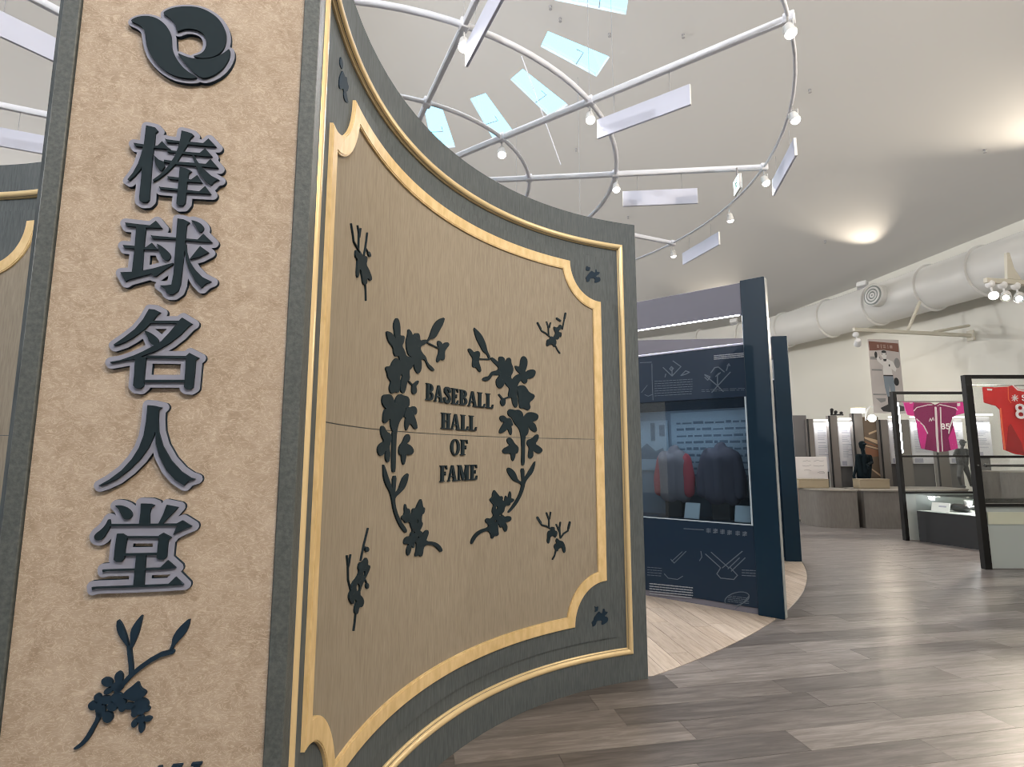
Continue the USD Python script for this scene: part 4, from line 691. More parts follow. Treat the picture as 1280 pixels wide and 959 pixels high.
# ================================================================ the dark information wall with its showcase
def info_wall(o, d, t0, tb, tp, label, full=True):
    T = frame(np.array([o[0], o[1], 0]), d); W = thing('information_wall', label, 'display wall', loc=(o[0] + d[0] * (t0 + tp) / 2, o[1] + d[1] * (t0 + tp) / 2, 0), rotz=0, kind='thing')
    P = lambda n, m, mt, par=W, lb=None: obj(n, tf(m, T), mt, par, label=lb)
    P('end_post', cbx(tb, tp, -.012, .055, 0, 2.475, .004), 'post_navy', lb='navy end post'); P('post_edge', bx(tp, tp + .004, -.006, .05, 0.005, 2.47), 'post_edge', lb='bright metal edge')
    P('end_post', cbx(t0 - .17, t0, -.012, .055, 0, 2.475, .004), 'post_navy')
    P('header_board', cbx(t0, tb, 0, .05, 2.215, 2.462, .003), 'header_grey', lb='lavender grey header board')
    P('led_strip', bx(t0 + .02, tb - .02, .004, .02, 2.206, 2.2145), 'led_lit', lb='white light strip under the header')
    P('top_rail', cbx(t0, tb, -.006, .34 if full else .05, 1.972, 1.988, .002), 'rail_white'); P('upper_board', cbx(t0, tb, 0, .34 if full else .05, 1.575, 1.972, .002), 'board_navy')
    if not full:
        P('lower_board', cbx(t0, tb, 0, .05, .04, 1.575, .002), 'board_navy'); P('skirting', bx(t0, tb, .01, .05, 0, .04), 'header_grey'); return W, T
    P('lower_board', cbx(t0, tb, 0, .34, .045, .63, .002), 'board_navy'); P('skirting', bx(t0, tb, .012, .33, 0, .045), 'header_grey')
    P('inner_lip', bx(t0 + .012, tb - .012, .010, .030, 1.495, 1.575), 'board_navy'); P('recess_back', bx(t0, tb, .32, .34, .63, 1.575), 'recess_blue'); P('recess_side', bx(tb - .012, tb, 0.006, .32, .63, 1.575), 'board_navy'); P('recess_side', bx(t0, t0 + .012, .006, .32, .63, 1.575), 'board_navy')
    P('glass_pane', bx(t0 + .012, tb - .012, .001, .006, .632, 1.573), 'showcase_glass')
    P('glass_frame', trimesh.util.concatenate([bx(tb - .016, tb - .004, -.002, .004, .63, 1.575), bx(t0, tb - .004, -.002, .004, .624, .632)]), 'caption_pale')
    return W, T
IO = np.array([1.100, 4.614]); ID = np.array([.78186, -.62345])
iw, IT = info_wall(IO, ID, -1.25, .855, 1.03, 'dark navy information wall with chalk-like diagrams and a glazed showcase')
iw2, _ = info_wall(np.array([2.95, 6.07]), np.array([.985, -.10]), -1.85, .0, .168, 'second dark wall behind, only its grey header and end post showing', full=False)
RX = np.eye(4); RX[:3, 1] = (0, 0, 1); RX[:3, 2] = (0, -1, 0)                                                   # (x, z) drawings to the wall's face
def pix_info(x, y):
    d = ray(x, y); n = np.array([ID[1], -ID[0], 0]); n = np.array([-.62345, -.78186, 0]); o = np.array([*IO, 0]); p = EYE + d * (((o - EYE) @ n) / (d @ n)); return ((p[:2] - IO) @ ID, p[2])
def chalk(name, pieces, mt='chalk', label=None, y=.0):
    g = unary_union([stroke([pix_info(*q) for q in pts], w) for pts, w in pieces]); return obj(name, tf(extrude(g, .0004, .0014), IT @ RX), mt, iw, label=label, kind='stuff')
gp = lambda pts, x0=795, y0=425, s=8.533: [(x0 + x / s, y0 + y / s) for x, y in pts]
def scribble(x0, y0, x1, y1, rows, n, w=.006, grid=gp, slope=0.0):
    out = []
    for r in range(rows):
        f = (r + .5) / rows; x = x0
        while x < x1:
            l = rng.uniform(.5, 1.4) * (x1 - x0) / n; e = min(x + l, x1); yy = y0 + (y1 - y0) * f
            out.append((grid([(x, yy + slope * (x - x0)), (e, yy + slope * (e - x0))]), w)); x = e + (x1 - x0) / n * .35
    return out
chalk('diamond_diagram', [(gp(p), .008) for p in ([(290, 295), (385, 385), (480, 285), (395, 225)], [(385, 385), (385, 300)], [(360, 310), (378, 285), (400, 305), (380, 330), (360, 310)], [(480, 380), (530, 330), (570, 345), (530, 365), (490, 378)], [(310, 395), (318, 365)])])
chalk('diamond_diagram', [(gp(p), .008) for p in ([(735, 375), (870, 490), (930, 550)], [(1005, 345), (870, 490), (810, 560)], [(870, 490), (868, 380), (900, 350)], [(850, 390), (885, 355)], [(965, 325), (985, 265)], [(975, 275), (990, 255), (1000, 275)], [(735, 370), (790, 395), (765, 430), (735, 400)], [(800, 350), (840, 295), (880, 290), (940, 340)])])
chalk('panel_rule', [(gp(p), .006) for p in ([(170, 255), (172, 420), (182, 640)], [(60, 560), (120, 485)], [(45, 243), (165, 238)], [(95, 585), (130, 600), (180, 580)])])
chalk('writing_block', scribble(200, 430, 600, 610, 7, 13, .005, slope=-.06)); chalk('writing_block', scribble(835, 160, 1155, 215, 3, 12, .007, slope=-.09), 'chalk_bright'); chalk('writing_block', scribble(700, 525, 1180, 560, 2, 9, .004, slope=-.04))
gl = lambda pts: gp(pts, 800, 680, 8.533)
chalk('writing_block', scribble(105, 410, 560, 545, 5, 14, .008, gl, .10), 'chalk_bright'); chalk('writing_block', scribble(80, 235, 230, 345, 4, 5, .005, gl, .08)); chalk('writing_block', scribble(1090, 265, 1230, 350, 3, 4, .006, gl, .05))
chalk('field_diagram', [(gl(p), .007) for p in ([(700, 110), (860, 255), (820, 320), (860, 365), (1000, 380), (1040, 335), (960, 250)], [(760, 90), (940, 250)], [(1060, 150), (940, 265)], [(1120, 150), (975, 290)], [(1090, 80), (880, 255)])]); chalk('field_diagram', [(gl(p), .006) for p in ([(260, 320), (300, 365), (400, 380), (455, 345)], [(330, 165), (365, 205), (490, 80)], [(340, 185), (450, 85)], [(650, 80), (660, 140), (635, 180)])])
oval = [(1035 + 130 * math.cos(a) , 585 + 68 * math.sin(a) - 25 * math.cos(a)) for a in np.linspace(2.6, 2.6 + 5.6, 22)]
chalk('circled_note', [(gl(oval), .006), (gl([(1160, 560), (1100, 630), (1020, 690)]), .006)] + scribble(940, 545, 1160, 620, 4, 6, .004, gl, .12))
gt = lambda pts: gp(pts, 870, 655, 16); rows = []
for i, (x, y) in enumerate(((250, 130), (390, 140), (530, 155), (670, 170), (835, 185), (975, 195))):
    for k in range(3): rows.append((gt([(x - 38, y - 28 + 28 * k), (x + 38, y - 26 + 28 * k)]), .006))
    rows.append((gt([(x - 8 + 8 * (i % 3), y - 40), (x - 5, y + 45)]), .006))
    if i % 2: rows.append((gt([(x - 36, y + 42), (x + 32, y - 20)]), .005))
chalk('caption_row', rows); chalk('caption_line', [(gt([(-60 * 4, 95), (150, 120)]), .006)])
obj('recess_lamp', tf(cbx(-.9, .80, .04, .07, 1.548, 1.566, .003), IT), 'led_lit', iw, label='slim light tube at the top of the showcase')
for x in (-.6, .1, .6):
    l = UsdLux.RectLight.Define(stage, '/World/Lights/showcase_lamp_%d' % int((x + 1) * 100)); l.CreateWidthAttr(.5); l.CreateHeightAttr(.02); l.CreateIntensityAttr(40.0); l.CreateColorAttr(Gf.Vec3f(*COOL)); l.AddTranslateOp().Set(Gf.Vec3d(*((IT @ np.array([x, .055, 1.545, 1]))[:3]))); l.AddRotateZOp().Set(math.degrees(math.atan2(ID[1], ID[0])))
# what stands in the showcase
def in_case(x, z, y): return (IT @ np.array([x, y, z, 1]))[:3]
sh = thing('document_sheet', 'large pale blue document sheet at the back of the showcase', 'document', loc=tuple(in_case(.4, .9, .31)))
obj('sheet', tf(bx(.13, .80, .306, .318, .80, 1.50), IT), 'sheet_blue', sh); g = []
for r in range(9):
    x = .18
    while x < .76: l = rng.uniform(.02, .09); g.append(sbox(x, 1.40 - r * .055, min(x + l, .77), 1.408 - r * .055 + rng.uniform(.004, .016))); x += l + .015
obj('handwriting', tf(extrude(unary_union(g), -.306, -.3045), IT @ RX), 'sheet_ink', sh, kind='stuff')
sh2 = thing('document_sheet', 'smaller blue sheet with a building picture, left in the showcase', 'document', loc=tuple(in_case(-.1, .9, .31))); obj('sheet', tf(bx(-.32, .10, .306, .318, 1.0, 1.44), IT), 'sheet_blue', sh2); obj('picture', tf(extrude(unary_union([sbox(-.06, 1.26, -.02, 1.42), sbox(.02, 1.30, .07, 1.40), Polygon([(-.3, 1.1), (.08, 1.1), (.05, 1.2), (-.02, 1.17), (-.1, 1.24), (-.2, 1.16)])]), -.306, -.3045), IT @ RX), 'sheet_ink', sh2)
def garment(name, label, cat, cx, mats, w, h, top, y=.17):
    t = thing(name, label, cat, loc=tuple(in_case(cx, .63, y))); s = w / 2
    body = hullbody([((-s * .55, 0, top - .10), .075), ][:0] + [(((-s * .5, 0, top - .10), .075), ((s * .5, 0, top - .10), .075)), (((-s * .45, 0, top - .12), .085), ((-s * .42, 0, top - h + .08), .08)), (((s * .45, 0, top - .12), .085), ((s * .42, 0, top - h + .08), .08)), (((0, 0, top - .12), .09), ((0, 0, top - h + .08), .085)), (((0, 0, top - .10), .07), ((0, 0, top - .03), .05))], .03, 6)
    body.vertices[:, 2] += .008 * np.sin(body.vertices[:, 0] * 40); obj('body', tf(body, IT @ trimesh.transformations.translation_matrix([cx, y, 0])), mats[0], t, smooth=True)
    for sg in (-1, 1):
        sl = hullbody([(((sg * s * .62, 0, top - .11), .07), ((sg * s * .95, -.01, top - h * .55), .058)), (((sg * s * .95, -.01, top - h * .55), .058), ((sg * s * .98, -.02, top - h + .10), .048))], .03, 6)
        obj('sleeve', tf(sl, IT @ trimesh.transformations.translation_matrix([cx, y, 0])), mats[1], t, smooth=True)
    obj('stand', tf(cbx(cx - .07, cx + .07, y - .05, y + .05, .6305, top - h + .06, .004), IT), 'plinth_dark', t)
garment('jacket', 'red sleeved grey jacket in the showcase', 'jacket', .20, ('jacket_grey', 'jacket_red'), .25, .46, 1.20); garment('jacket', 'dark navy jacket in the showcase, right of the red one', 'jacket', .585, ('jacket_navy', 'jacket_navy'), .29, .48, 1.22)
cp = None
for x0, x1, lb in ((.31, .43, 'pale caption plate under the gap between the jackets'), (.70, .82, 'pale caption plate right of the navy jacket')):
    t = thing('caption_plate', lb, 'caption plate', loc=tuple(in_case(x0, .63, .1))); obj('plate', tf(tf(cbx(x0, x1, .06, .075, .632, .76, .002), trimesh.transformations.rotation_matrix(-.35, [1, 0, 0], [0, .07, .632])), IT), 'caption_pale', t)
for x in (-.9, -.45, 0, .45, .75):
    l = UsdLux.RectLight.Define(stage, '/World/Lights/header_strip_%d' % int((x + 1) * 100)); l.CreateWidthAttr(.42); l.CreateHeightAttr(.02); l.CreateIntensityAttr(K_LED * 10); l.CreateColorAttr(Gf.Vec3f(*COOL)); p = in_case(x, 2.20, .012); a = math.degrees(math.atan2(ID[1], ID[0]))
    l.AddTranslateOp().Set(Gf.Vec3d(*p)); l.AddRotateZOp().Set(a)

# ================================================================ the far exhibits: lit panels, desks and two dark player figures
def wallset(name, label, cat, px0, px1, y, z0, z1, mt, depth=.08, parts=()):
    """an upright panel facing the visitor, spanning two sight lines at a distance y"""
    a, b = at_depth(px0, 560, y)[0], at_depth(px1, 560, y)[0]
    t = thing(name, label, cat, loc=((a + b) / 2, y, z0)); obj('body', cbx(a, b, y, y + depth, z0, z1, .006), mt, t); return t, a, b
YB = 10.0
H_ = lambda py, y=YB: float(at_depth(640, py, y)[2])
wallset('partition_slab', 'plain grey partition slab left of the lit text panels', 'partition', 978, 1010.6, YB + .05, 0, H_(519, YB), 'slab_grey', .2)
for i, (p0_, p1_, py) in enumerate(((1011, 1019, 524), (1038.3, 1049.2, 520), (1068.3, 1081.2, 517), (1101.4, 1112.6, 525), (1123.4, 1139.6, 525), (1170.4, 1185.6, 525))):
    t, a_, b_ = wallset('pilaster', ('narrow grey pilaster left of the first lit text panel', 'grey pilaster between the two lit text panels', 'grey pilaster behind the dark batter figure', 'grey pilaster right of the brown mural', 'grey pilaster seen through the left edge of the pink jersey case', 'grey pilaster behind the pink jersey')[i], 'pilaster', p0_, p1_, YB - .05, 0, H_(py), 'pilaster_grey', .09)
    obj('edge_trim', bx(a_, a_ + .025, YB - .056, YB - .04, 0, H_(py)), 'plinth_dark', t)
for i, (p0_, p1_, t_, b_, lb) in enumerate(((1019, 1038, 528, 590, 'white text panel lit from above, left of the pair'), (1049.5, 1068, 526.5, 583.5, 'white text panel lit from above, left of the batter figure'), (1113, 1123, 524, 580, 'narrow white text panel beside the jersey case'), (1140, 1170, 524, 580, 'white text panel behind the pink jersey'), (1186, 1206, 524, 580, 'white text panel behind the right sleeve of the pink jersey'), (1219, 1241, 521, 572, 'cream lit text panel behind the red jersey'))):
    t, a_, c_ = wallset('text_panel', lb, 'text panel', p0_, p1_, YB + .06, H_(b_), H_(t_), 'poster_white', .05)
    obj('support', bx(a_ + .02, c_ - .02, YB + .12, YB + .16, 0, H_(t_)), 'slab_grey', t)
    obj('light_strip', bx(a_, c_, YB - .02, YB + .05, H_(t_) + .02, H_(t_) + .055), 'poster_light', t, label='lit strip along the top'); z = H_(t_) - .09; n = 0; g = []
    while z > H_(b_) + .16:
        g.append(bx(a_ + .06, a_ + .06 + (c_ - a_ - .10) * rng.uniform(.5, 1), YB + .057, YB + .0605, z, z + .010)); z -= .032 if rng.random() < .8 else .06
    obj('text_lines', g, 'poster_ink', t, kind='stuff'); obj('small_picture', bx(a_ + .03, a_ + (c_ - a_) * .42, YB + .057, YB + .0605, H_(b_) + .02, H_(b_) + .10), 'poster_ink', t)
t, a_, c_ = wallset('mural_panel', 'brown mural with slanting light streaks behind the batter figure', 'mural', 1081.5, 1101, YB + .06, 0, H_(521), 'mural_brown', .05)
g = lambda pts: Polygon([(a_ + (c_ - a_) * x, H_(y)) for x, y in pts]); RZ = np.eye(4); RZ[:3, 1] = (0, 0, 1); RZ[:3, 2] = (0, -1, 0); RZ[1, 3] = YB + .06
for nm, mt, p in (('streak', 'mural_streak', [(0, 546), (1, 551), (1, 557), (0, 548)]), ('streak', 'mural_streak', [(.3, 541), (1, 536), (1, 538), (.3, 543.5)]), ('rust_band', 'mural_rust', [(0, 559), (1, 564), (1, 570), (.2, 572), (0, 566)]), ('rust_band', 'mural_rust', [(0, 551), (.9, 558), (.9, 560), (0, 553)]), ('streak', 'mural_streak', [(.2, 584), (1, 596), (1, 599), (.2, 586)]), ('streak', 'mural_streak', [(0, 556), (1, 561), (1, 563), (0, 557.5)])):
    obj(nm, tf(extrude(g(p), 0, .002), RZ), mt, t)
cb_ = thing('cream_lamp_box', 'small cream lamp box on top of the pilaster by the batter figure', 'lamp box', loc=(*at_depth(1076, 520, YB)[:2], H_(517))); p = at_depth(1076, 516, YB - .05); obj('box', cbx(p[0] - .09, p[0] + .09, YB - .05, YB + .1, H_(517) + .001, H_(517) + .10, .008), 'poster_light', cb_); obj('cap', cbx(p[0] - .10, p[0] + .10, YB - .06, YB + .11, H_(517) + .10, H_(517) + .115, .004), 'lamp_cream', cb_)
bs = thing('black_spot_cluster', 'cluster of little black lamps on top of the pilaster between the text panels', 'lamp cluster', loc=(*at_depth(1043, 520, YB)[:2], H_(520))); p = at_depth(1043, 518, YB + .05); z0 = H_(520)
obj('bar', tube([(p[0] - .10, YB, z0 + .02), (p[0] + .13, YB, z0 + .02)], .014, 8), 'black', bs)
for dx, dz in ((-.08, .11), (-.01, .07), (.09, .05)): obj('lamp_head', hullbody([((p[0] + dx, YB, z0 + .03), .018), ][:0] + [(((p[0] + dx, YB, z0 + .03), .018), ((p[0] + dx - .01, YB - .03, z0 + dz), .03))], .02, 2), 'black', bs, smooth=True)
la = thing('arm_lamp', 'white curved arm lamp with a glaring bulb under the banner', 'lamp', loc=(*at_depth(1083, 525, YB - .1)[:2], H_(525))); c_ = [at_depth(x, y, YB - .1) for x, y in ((1082, 526), (1082, 519), (1084, 512), (1088, 508), (1091, 509))]; obj('arm', tube(c_, .012, 8), 'lamp_white', la, smooth=40)
q = at_depth(1090, 523, YB - .35); obj('bulb', tf(trimesh.creation.icosphere(2, .065), trimesh.transformations.translation_matrix(q)), 'lamp_lit', la, smooth=True); obj('rod', tube([at_depth(1082, 524, YB - .1), q], .012, 8), 'lamp_white', la); spot('bulb_light', q + np.array([0, -.1, -.02]), (q[0], 0, 0), K_WALL * .12, WARM, 80, .8)
for a_, b_ in ((1020, 1037), (1050, 1067), (1114, 1122), (1142, 1168), (1188, 1206), (1220, 1240)):
    x0_, x1_ = at_depth(a_, 525, YB)[0], at_depth(b_, 525, YB)[0]; l = UsdLux.RectLight.Define(stage, '/World/Lights/panel_strip_%d' % a_); l.CreateWidthAttr(float(x1_ - x0_)); l.CreateHeightAttr(.05); l.CreateIntensityAttr(40.0); l.AddTranslateOp().Set(Gf.Vec3d((x0_ + x1_) / 2, YB - .0, H_(526) - .02))
# desks
def desk(label, pts, h, seam):
    t = thing('exhibit_desk', label, 'desk', loc=(*np.mean(pts, 0), 0)); g = Polygon(chaikin(pts, 1)); obj('body', extrude(g.buffer(-.012), 0, h - .02), 'desk_grey', t, smooth=30); obj('desk_top', extrude(g, h - .02, h), 'desk_top', t, label='paler top board'); return t
DH = .59
desk('curved grey desk in front of the small white sketch board', [(4.86, 9.50), (4.80, 9.05), (4.86, 8.85), (5.05, 8.72), (5.40, 8.66), (5.44, 8.70), (5.47, 9.45)], DH, 5.2)
desk('curved grey desk under the tan riser and the running figure', [(5.50, 8.78), (5.54, 8.70), (5.85, 8.60), (6.5, 8.62), (7.3, 8.8), (7.5, 9.2), (7.4, 9.7), (5.6, 9.5)], DH, 6.2)
desk('grey brown desk seen through the red jersey case', [(7.75, 8.60), (8.55, 8.35), (9.0, 9.1), (7.85, 9.4)], .88, 0)
for lb, p0_, p1_, y_ in (('tan wooden riser on the left desk, before the sketch board', 998, 1036, 9.15), ('tan wooden riser on the right desk, beside the batter figure', 1074, 1112, 9.0)):
    a_, b_ = at_depth(p0_, 600, y_)[0], at_depth(p1_, 600, y_)[0]; t = thing('riser', lb, 'riser', loc=((a_ + b_) / 2, y_, DH)); obj('block', cbx(a_, b_, y_, y_ + .18, DH + .001, H_(599, y_) - .012, .006), 'riser_tan', t); obj('lid', cbx(a_ - .005, b_ + .005, y_ - .005, y_ + .185, H_(599, y_) - .012, H_(599, y_), .003), 'riser_tan', t)
a_, b_ = at_depth(991, 580, 9.42)[0], at_depth(1034, 580, 9.42)[0]; t = thing('sketch_board', 'small white board of pencil sketches standing on the left desk', 'board', loc=((a_ + b_) / 2, 9.42, DH)); obj('board', cbx(a_, b_, 9.42, 9.44, DH + .001, H_(571, 9.42), .004), 'board_white', t)
g = [stroke([(a_ + (b_ - a_) * (x + dx), H_(y + dy, 9.42)) for dx, dy in q], .006) for x, y, q in ((.30, 577, [(0, 0), (.12, -1.2), (.22, 0)]), (.62, 577, [(0, 0), (.1, -1.6), (.2, -.4), (.28, -1)]), (.28, 582, [(0, 0), (.1, 1), (.25, -.5)]), (.60, 582, [(0, 0), (.15, 1), (.3, 0)]), (.32, 588, [(0, 0), (.08, -.6), (.2, .3)]), (.70, 591, [(0, 0), (.08, -1.5), (.18, -1.2), (.2, .4), (.05, .5)]))]
RZ2 = RZ.copy(); RZ2[1, 3] = 9.42; obj('sketches', tf(extrude(unary_union(g), 0, .002), RZ2), 'pencil', t, kind='stuff'); obj('prop', bx((a_ + b_) / 2 - .1, (a_ + b_) / 2 + .1, 9.44, 9.47, DH + .001, DH + .3), 'riser_tan', t)
a_, b_ = at_depth(990, 600, 9.62)[0], at_depth(998.5, 600, 9.62)[0]; t = thing('pink_board', 'narrow pale pink board at the left end of the desks', 'board', loc=(a_, 9.62, 0)); obj('board', cbx(a_, b_, 9.62, 9.65, .03, H_(590, 9.62), .004), 'board_pink', t); obj('foot', cbx(a_ - .02, b_ + .02, 9.58, 9.70, 0, .03, .004), 'plinth_dark', t)
# figures
def fig_pts(y, d): return {k: at_depth(px, py, y + dy) for k, (px, py, dy) in d.items()}
def figure(label, y, J, mt, hr, foot_z, bat=None, cap=True):
    P = fig_pts(y, J); t = thing('player_figure', label, 'figure', loc=(float(P['hip'][0]), y, foot_z), kind='thing'); s = hr / .075
    q = lambda k, r: (P[k], r * s)
    up_ = lambda k, dz, dx=0: P[k] + np.array([dx, 0, dz * s])
    sh = (P['shl'] + P['shr']) / 2
    B = [(q('shl', .045), q('shr', .045)), ((sh + np.array([0, 0, -.03 * s]), .085 * s), (P['hip'] + np.array([0, 0, .12 * s]), .095 * s)), ((P['shl'] + [0, 0, -.02 * s], .052 * s), (P['hip'] + [-.06 * s, 0, .05 * s], .085 * s)), ((P['shr'] + [0, 0, -.02 * s], .052 * s), (P['hip'] + [.06 * s, 0, .05 * s], .085 * s)), (q('hip', .085), (P['hip'] + [0, 0, .10 * s], .075 * s)),
         (( sh, .04 * s), (P['head'] + [0, 0, -.05 * s], .035 * s)), ((P['head'] + [0, 0, -.025 * s], .058 * s), (P['head'] + [0, 0, .03 * s], .066 * s)), ((P['head'] + [0, -.03 * s, -.06 * s], .03 * s), (P['head'] + [0, -.02 * s, 0], .05 * s)), ((P['head'] + [0, -.06 * s, -.012 * s], .012 * s), (P['head'] + [0, -.03 * s, 0], .02 * s))]
    for sd in 'lr':
        B += [(q('sh' + sd, .045), q('el' + sd, .034)), (q('el' + sd, .034), q('ha' + sd, .024)), ((P['hip'] + [(-.05 if sd == 'l' else .05) * s, 0, 0], .075 * s), q('kn' + sd, .05)), (q('kn' + sd, .05), q('an' + sd, .032)), (q('an' + sd, .034), (P['an' + sd] + [(.0), -.12 * s, -.025 * s], .026 * s)), (q('ha' + sd, .028), (P['ha' + sd] + [0, -.02 * s, -.05 * s], .022 * s))]
        for f in range(4): B.append(((P['ha' + sd] + [(-.018 + .012 * f) * s, -.01 * s, -.05 * s], .0085 * s), (P['ha' + sd] + [(-.018 + .012 * f) * s, -.04 * s, -.085 * s], .0075 * s)))
        B.append(((P['ha' + sd] + [.0, -.03 * s, -.02 * s], .01 * s), (P['ha' + sd] + [.0, -.06 * s, -.05 * s], .008 * s)))
    m = hullbody(B, .02 * s + .004, 4); obj('body', m, mt, t, smooth=True)
    if cap: obj('cap', hullbody([((P['head'] + [0, 0, .035 * s], .066 * s), (P['head'] + [0, -.02 * s, .05 * s], .05 * s)), ((P['head'] + [0, -.05 * s, .03 * s], .03 * s), (P['head'] + [0, -.12 * s, .025 * s], .02 * s))], .02, 2), mt, t, smooth=True)
    if bat is not None:
        e = at_depth(*bat, y - .05); obj('bat', tube([P['hal'] + (P['hal'] - e) * .15, P['hal'] * .5 + e * .5, e], [.012, .018, .028], 10), mt, t, smooth=40)
    zf = min(P['anl'][2], P['anr'][2]); return t
figure('black player figure standing behind the desks with a bat pointing down', 9.62, dict(head=(1077.6, 557, 0), shl=(1072.6, 570, 0), shr=(1087.2, 571, 0), ell=(1070.8, 582, .03), hal=(1067.2, 595, -.02), elr=(1089.6, 578.5, -.05), har=(1084.5, 581, -.2), hip=(1080.2, 598, 0), knl=(1076.5, 622, 0), anl=(1075.5, 646.5, .02), knr=(1084.5, 622, 0), anr=(1085.5, 646.5, .0)), 'figure_black', .060, 0, (1068.5, 610))
figure('dark grey player figure crouching in a run, seen between the two jersey cases', 9.0, dict(head=(1203, 554, 0), shl=(1196, 563, 0), shr=(1208, 563, 0), ell=(1193, 569, -.06), hal=(1198, 573, -.12), elr=(1213, 571, .04), har=(1215, 579, .05), hip=(1203.5, 582, 0), knl=(1199, 596, -.08), anl=(1201.5, 607, .02), knr=(1211, 595, -.02), anr=(1214, 607, .1)), 'figure_grey', .045, .59)

# ================================================================ the jersey cases and the low vitrine
def jersey_case(label, x0, x1, y0, dep, zt, pw):
    t = thing('display_case', label, 'display case', loc=((x0 + x1) / 2, y0 + dep / 2, 0))
    for x in (x0, x1 - pw): obj('post', cbx(x, x + pw, y0, y0 + dep, 0, zt, .003), 'frame_black', t)
    for z, h in ((zt - .035, .035), (1.105, .026), (.615, .03)): obj('rail', cbx(x0 + pw, x1 - pw, y0 + .004, y0 + dep - .004, z, z + h, .002), 'frame_black', t)
    for z0, z1 in ((.645, 1.105), (1.131, zt - .035)):
        for y in (y0 + .012, y0 + dep - .018): obj('glass_pane', bx(x0 + pw, x1 - pw, y, y + .006, z0, z1), 'clear_glass', t)
    obj('base_panel', bx(x0 + pw, x1 - pw, y0 + .03, y0 + .06, .006, .615), 'frosted', t, label='pale frosted base panel')
    return t
C1 = jersey_case('black framed glass case holding the pink jersey', 5.268, 6.375, 7.478, .07, 2.008, .050)
obj('light_tube', cbx(5.332, 5.362, 7.50, 7.53, 1.16, 1.86, .01), 'led_lit', C1, label='upright white light tube')
C2 = jersey_case('black framed glass case holding the red jersey, the nearer one', 4.735, 6.04, 5.63, .06, 1.968, .070)
obj('pale_band', bx(4.83, 5.92, 5.650, 5.6595, .44, .56), 'frosted_pale', C2, label='yellowish band on the base panel')
obj('clear_shelf', bx(4.81, 5.965, 5.65, 5.672, 1.0, 1.008), 'clear_glass', C2)
def at_case(y, x0, y0, s): return lambda p: [(float(at_depth(x0 + x / s, y0 + yy / s, y)[0]), float(at_depth(x0 + x / s, y0 + yy / s, y)[2])) for x, yy in p]
def cloth_piece(name, g, y, d0, d1, mt, par, label=None, wob=.004, seed=1):
    d0, d1 = d0 * .6, d1 * .6
    m = extrude(g, d0, d1); v, f = trimesh.remesh.subdivide_to_size(m.vertices, m.faces, .05, max_iter=12); m = trimesh.Trimesh(v, f, process=False)
    w = np.stack([v[:, 0] * 9, v[:, 1] * 3.5, np.zeros(len(v))], 1); m.vertices[:, 2] += (meshkit.fbm(w + seed, 3) - .5) * wob * 2.4 
    R = np.eye(4); R[:3, 1] = (0, 0, 1); R[:3, 2] = (0, -1, 0); R[1, 3] = y
    return obj(name, tf(m, R), mt, par, smooth=40, label=label)
def jersey(label, y, grid, body, sleeves, cols, trims, loc):
    t = thing('jersey', label, 'jersey', loc=loc)
    cloth_piece('body', poly(grid(body)), y, 0, .02, cols[0], t)
    for s in sleeves: cloth_piece('sleeve', poly(grid(s)), y, .003, .024, cols[1], t)
    for nm, mt, kind, pts, w in trims: cloth_piece(nm, poly(grid(pts)) if kind == 'p' else stroke(grid(pts), w), y, .02, .026, mt, t)
    return t
g1 = at_case(7.518, 1100, 460, 6.85)
j1 = jersey('pink and plum baseball jersey with white front stripes and number', 7.518, g1, [(262, 296), (430, 298), (455, 325), (500, 325), (520, 298), (675, 296), (655, 402), (612, 425), (618, 480), (640, 580), (662, 690), (560, 716), (480, 718), (348, 690), (330, 600), (310, 470), (300, 425), (290, 408)],
    [[(198, 298), (285, 295), (278, 345), (290, 410), (268, 410), (232, 402), (215, 360)], [(655, 296), (738, 294), (715, 388), (640, 408), (652, 350)]], ('jersey_plum', 'jersey_pink'),
    [('side_panel', 'jersey_pink', 'p', [(305, 440), (345, 470), (395, 560), (375, 694), (350, 690), (330, 600)], 0), ('side_panel', 'jersey_pink', 'p', [(622, 500), (580, 600), (600, 706), (660, 688), (640, 580)], 0), ('piping', 'jersey_white', 's', [(285, 368), (310, 340), (400, 318), (440, 316)], .012), ('piping', 'jersey_white', 's', [(505, 314), (560, 325), (640, 345), (655, 362)], .012),
     ('front_stripe', 'jersey_white', 's', [(470, 342), (478, 500), (490, 714)], .030), ('front_stripe', 'jersey_white', 's', [(512, 340), (517, 500), (528, 712)], .016), ('side_piping', 'jersey_white', 's', [(310, 440), (370, 500), (400, 560)], .016), ('side_piping', 'jersey_white', 's', [(615, 440), (590, 510), (582, 560)], .016), ('collar', 'jersey_plum', 's', [(430, 305), (465, 325), (510, 303)], .02),
     ('script_mark', 'jersey_white', 's', [(415, 458), (425, 432), (435, 455), (448, 425), (455, 450)], .009), ('shoulder_patch', 'jersey_white', 'p', [(652, 305), (678, 300), (680, 325), (655, 330)], 0), ('shoulder_patch', 'jersey_white', 'p', [(245, 300), (272, 297), (272, 304), (248, 306)], 0), ('hem_patch', 'jersey_white', 'p', [(612, 650), (640, 650), (640, 668), (616, 668)], 0)], (5.88, 7.66, 1.2))
def sans(text, h, bold=True):
    m = meshkit.text_mesh(text, h, .006, bold=bold); return m
def lettering(text, h, x, z, y, mt, par, name='number'):
    m = sans(text, h); m.apply_translation([-m.bounds[:, 0].mean(), 0, 0]); R = np.eye(4); R[:3, 1] = (0, 0, 1); R[:3, 2] = (0, -1, 0); R[:3, 3] = (x, y, z); return obj(name, tf(m, R), mt, par)
a_ = g1([(548, 525)])[0]; lettering('85', .075, a_[0], a_[1], 7.492, 'jersey_white', j1)
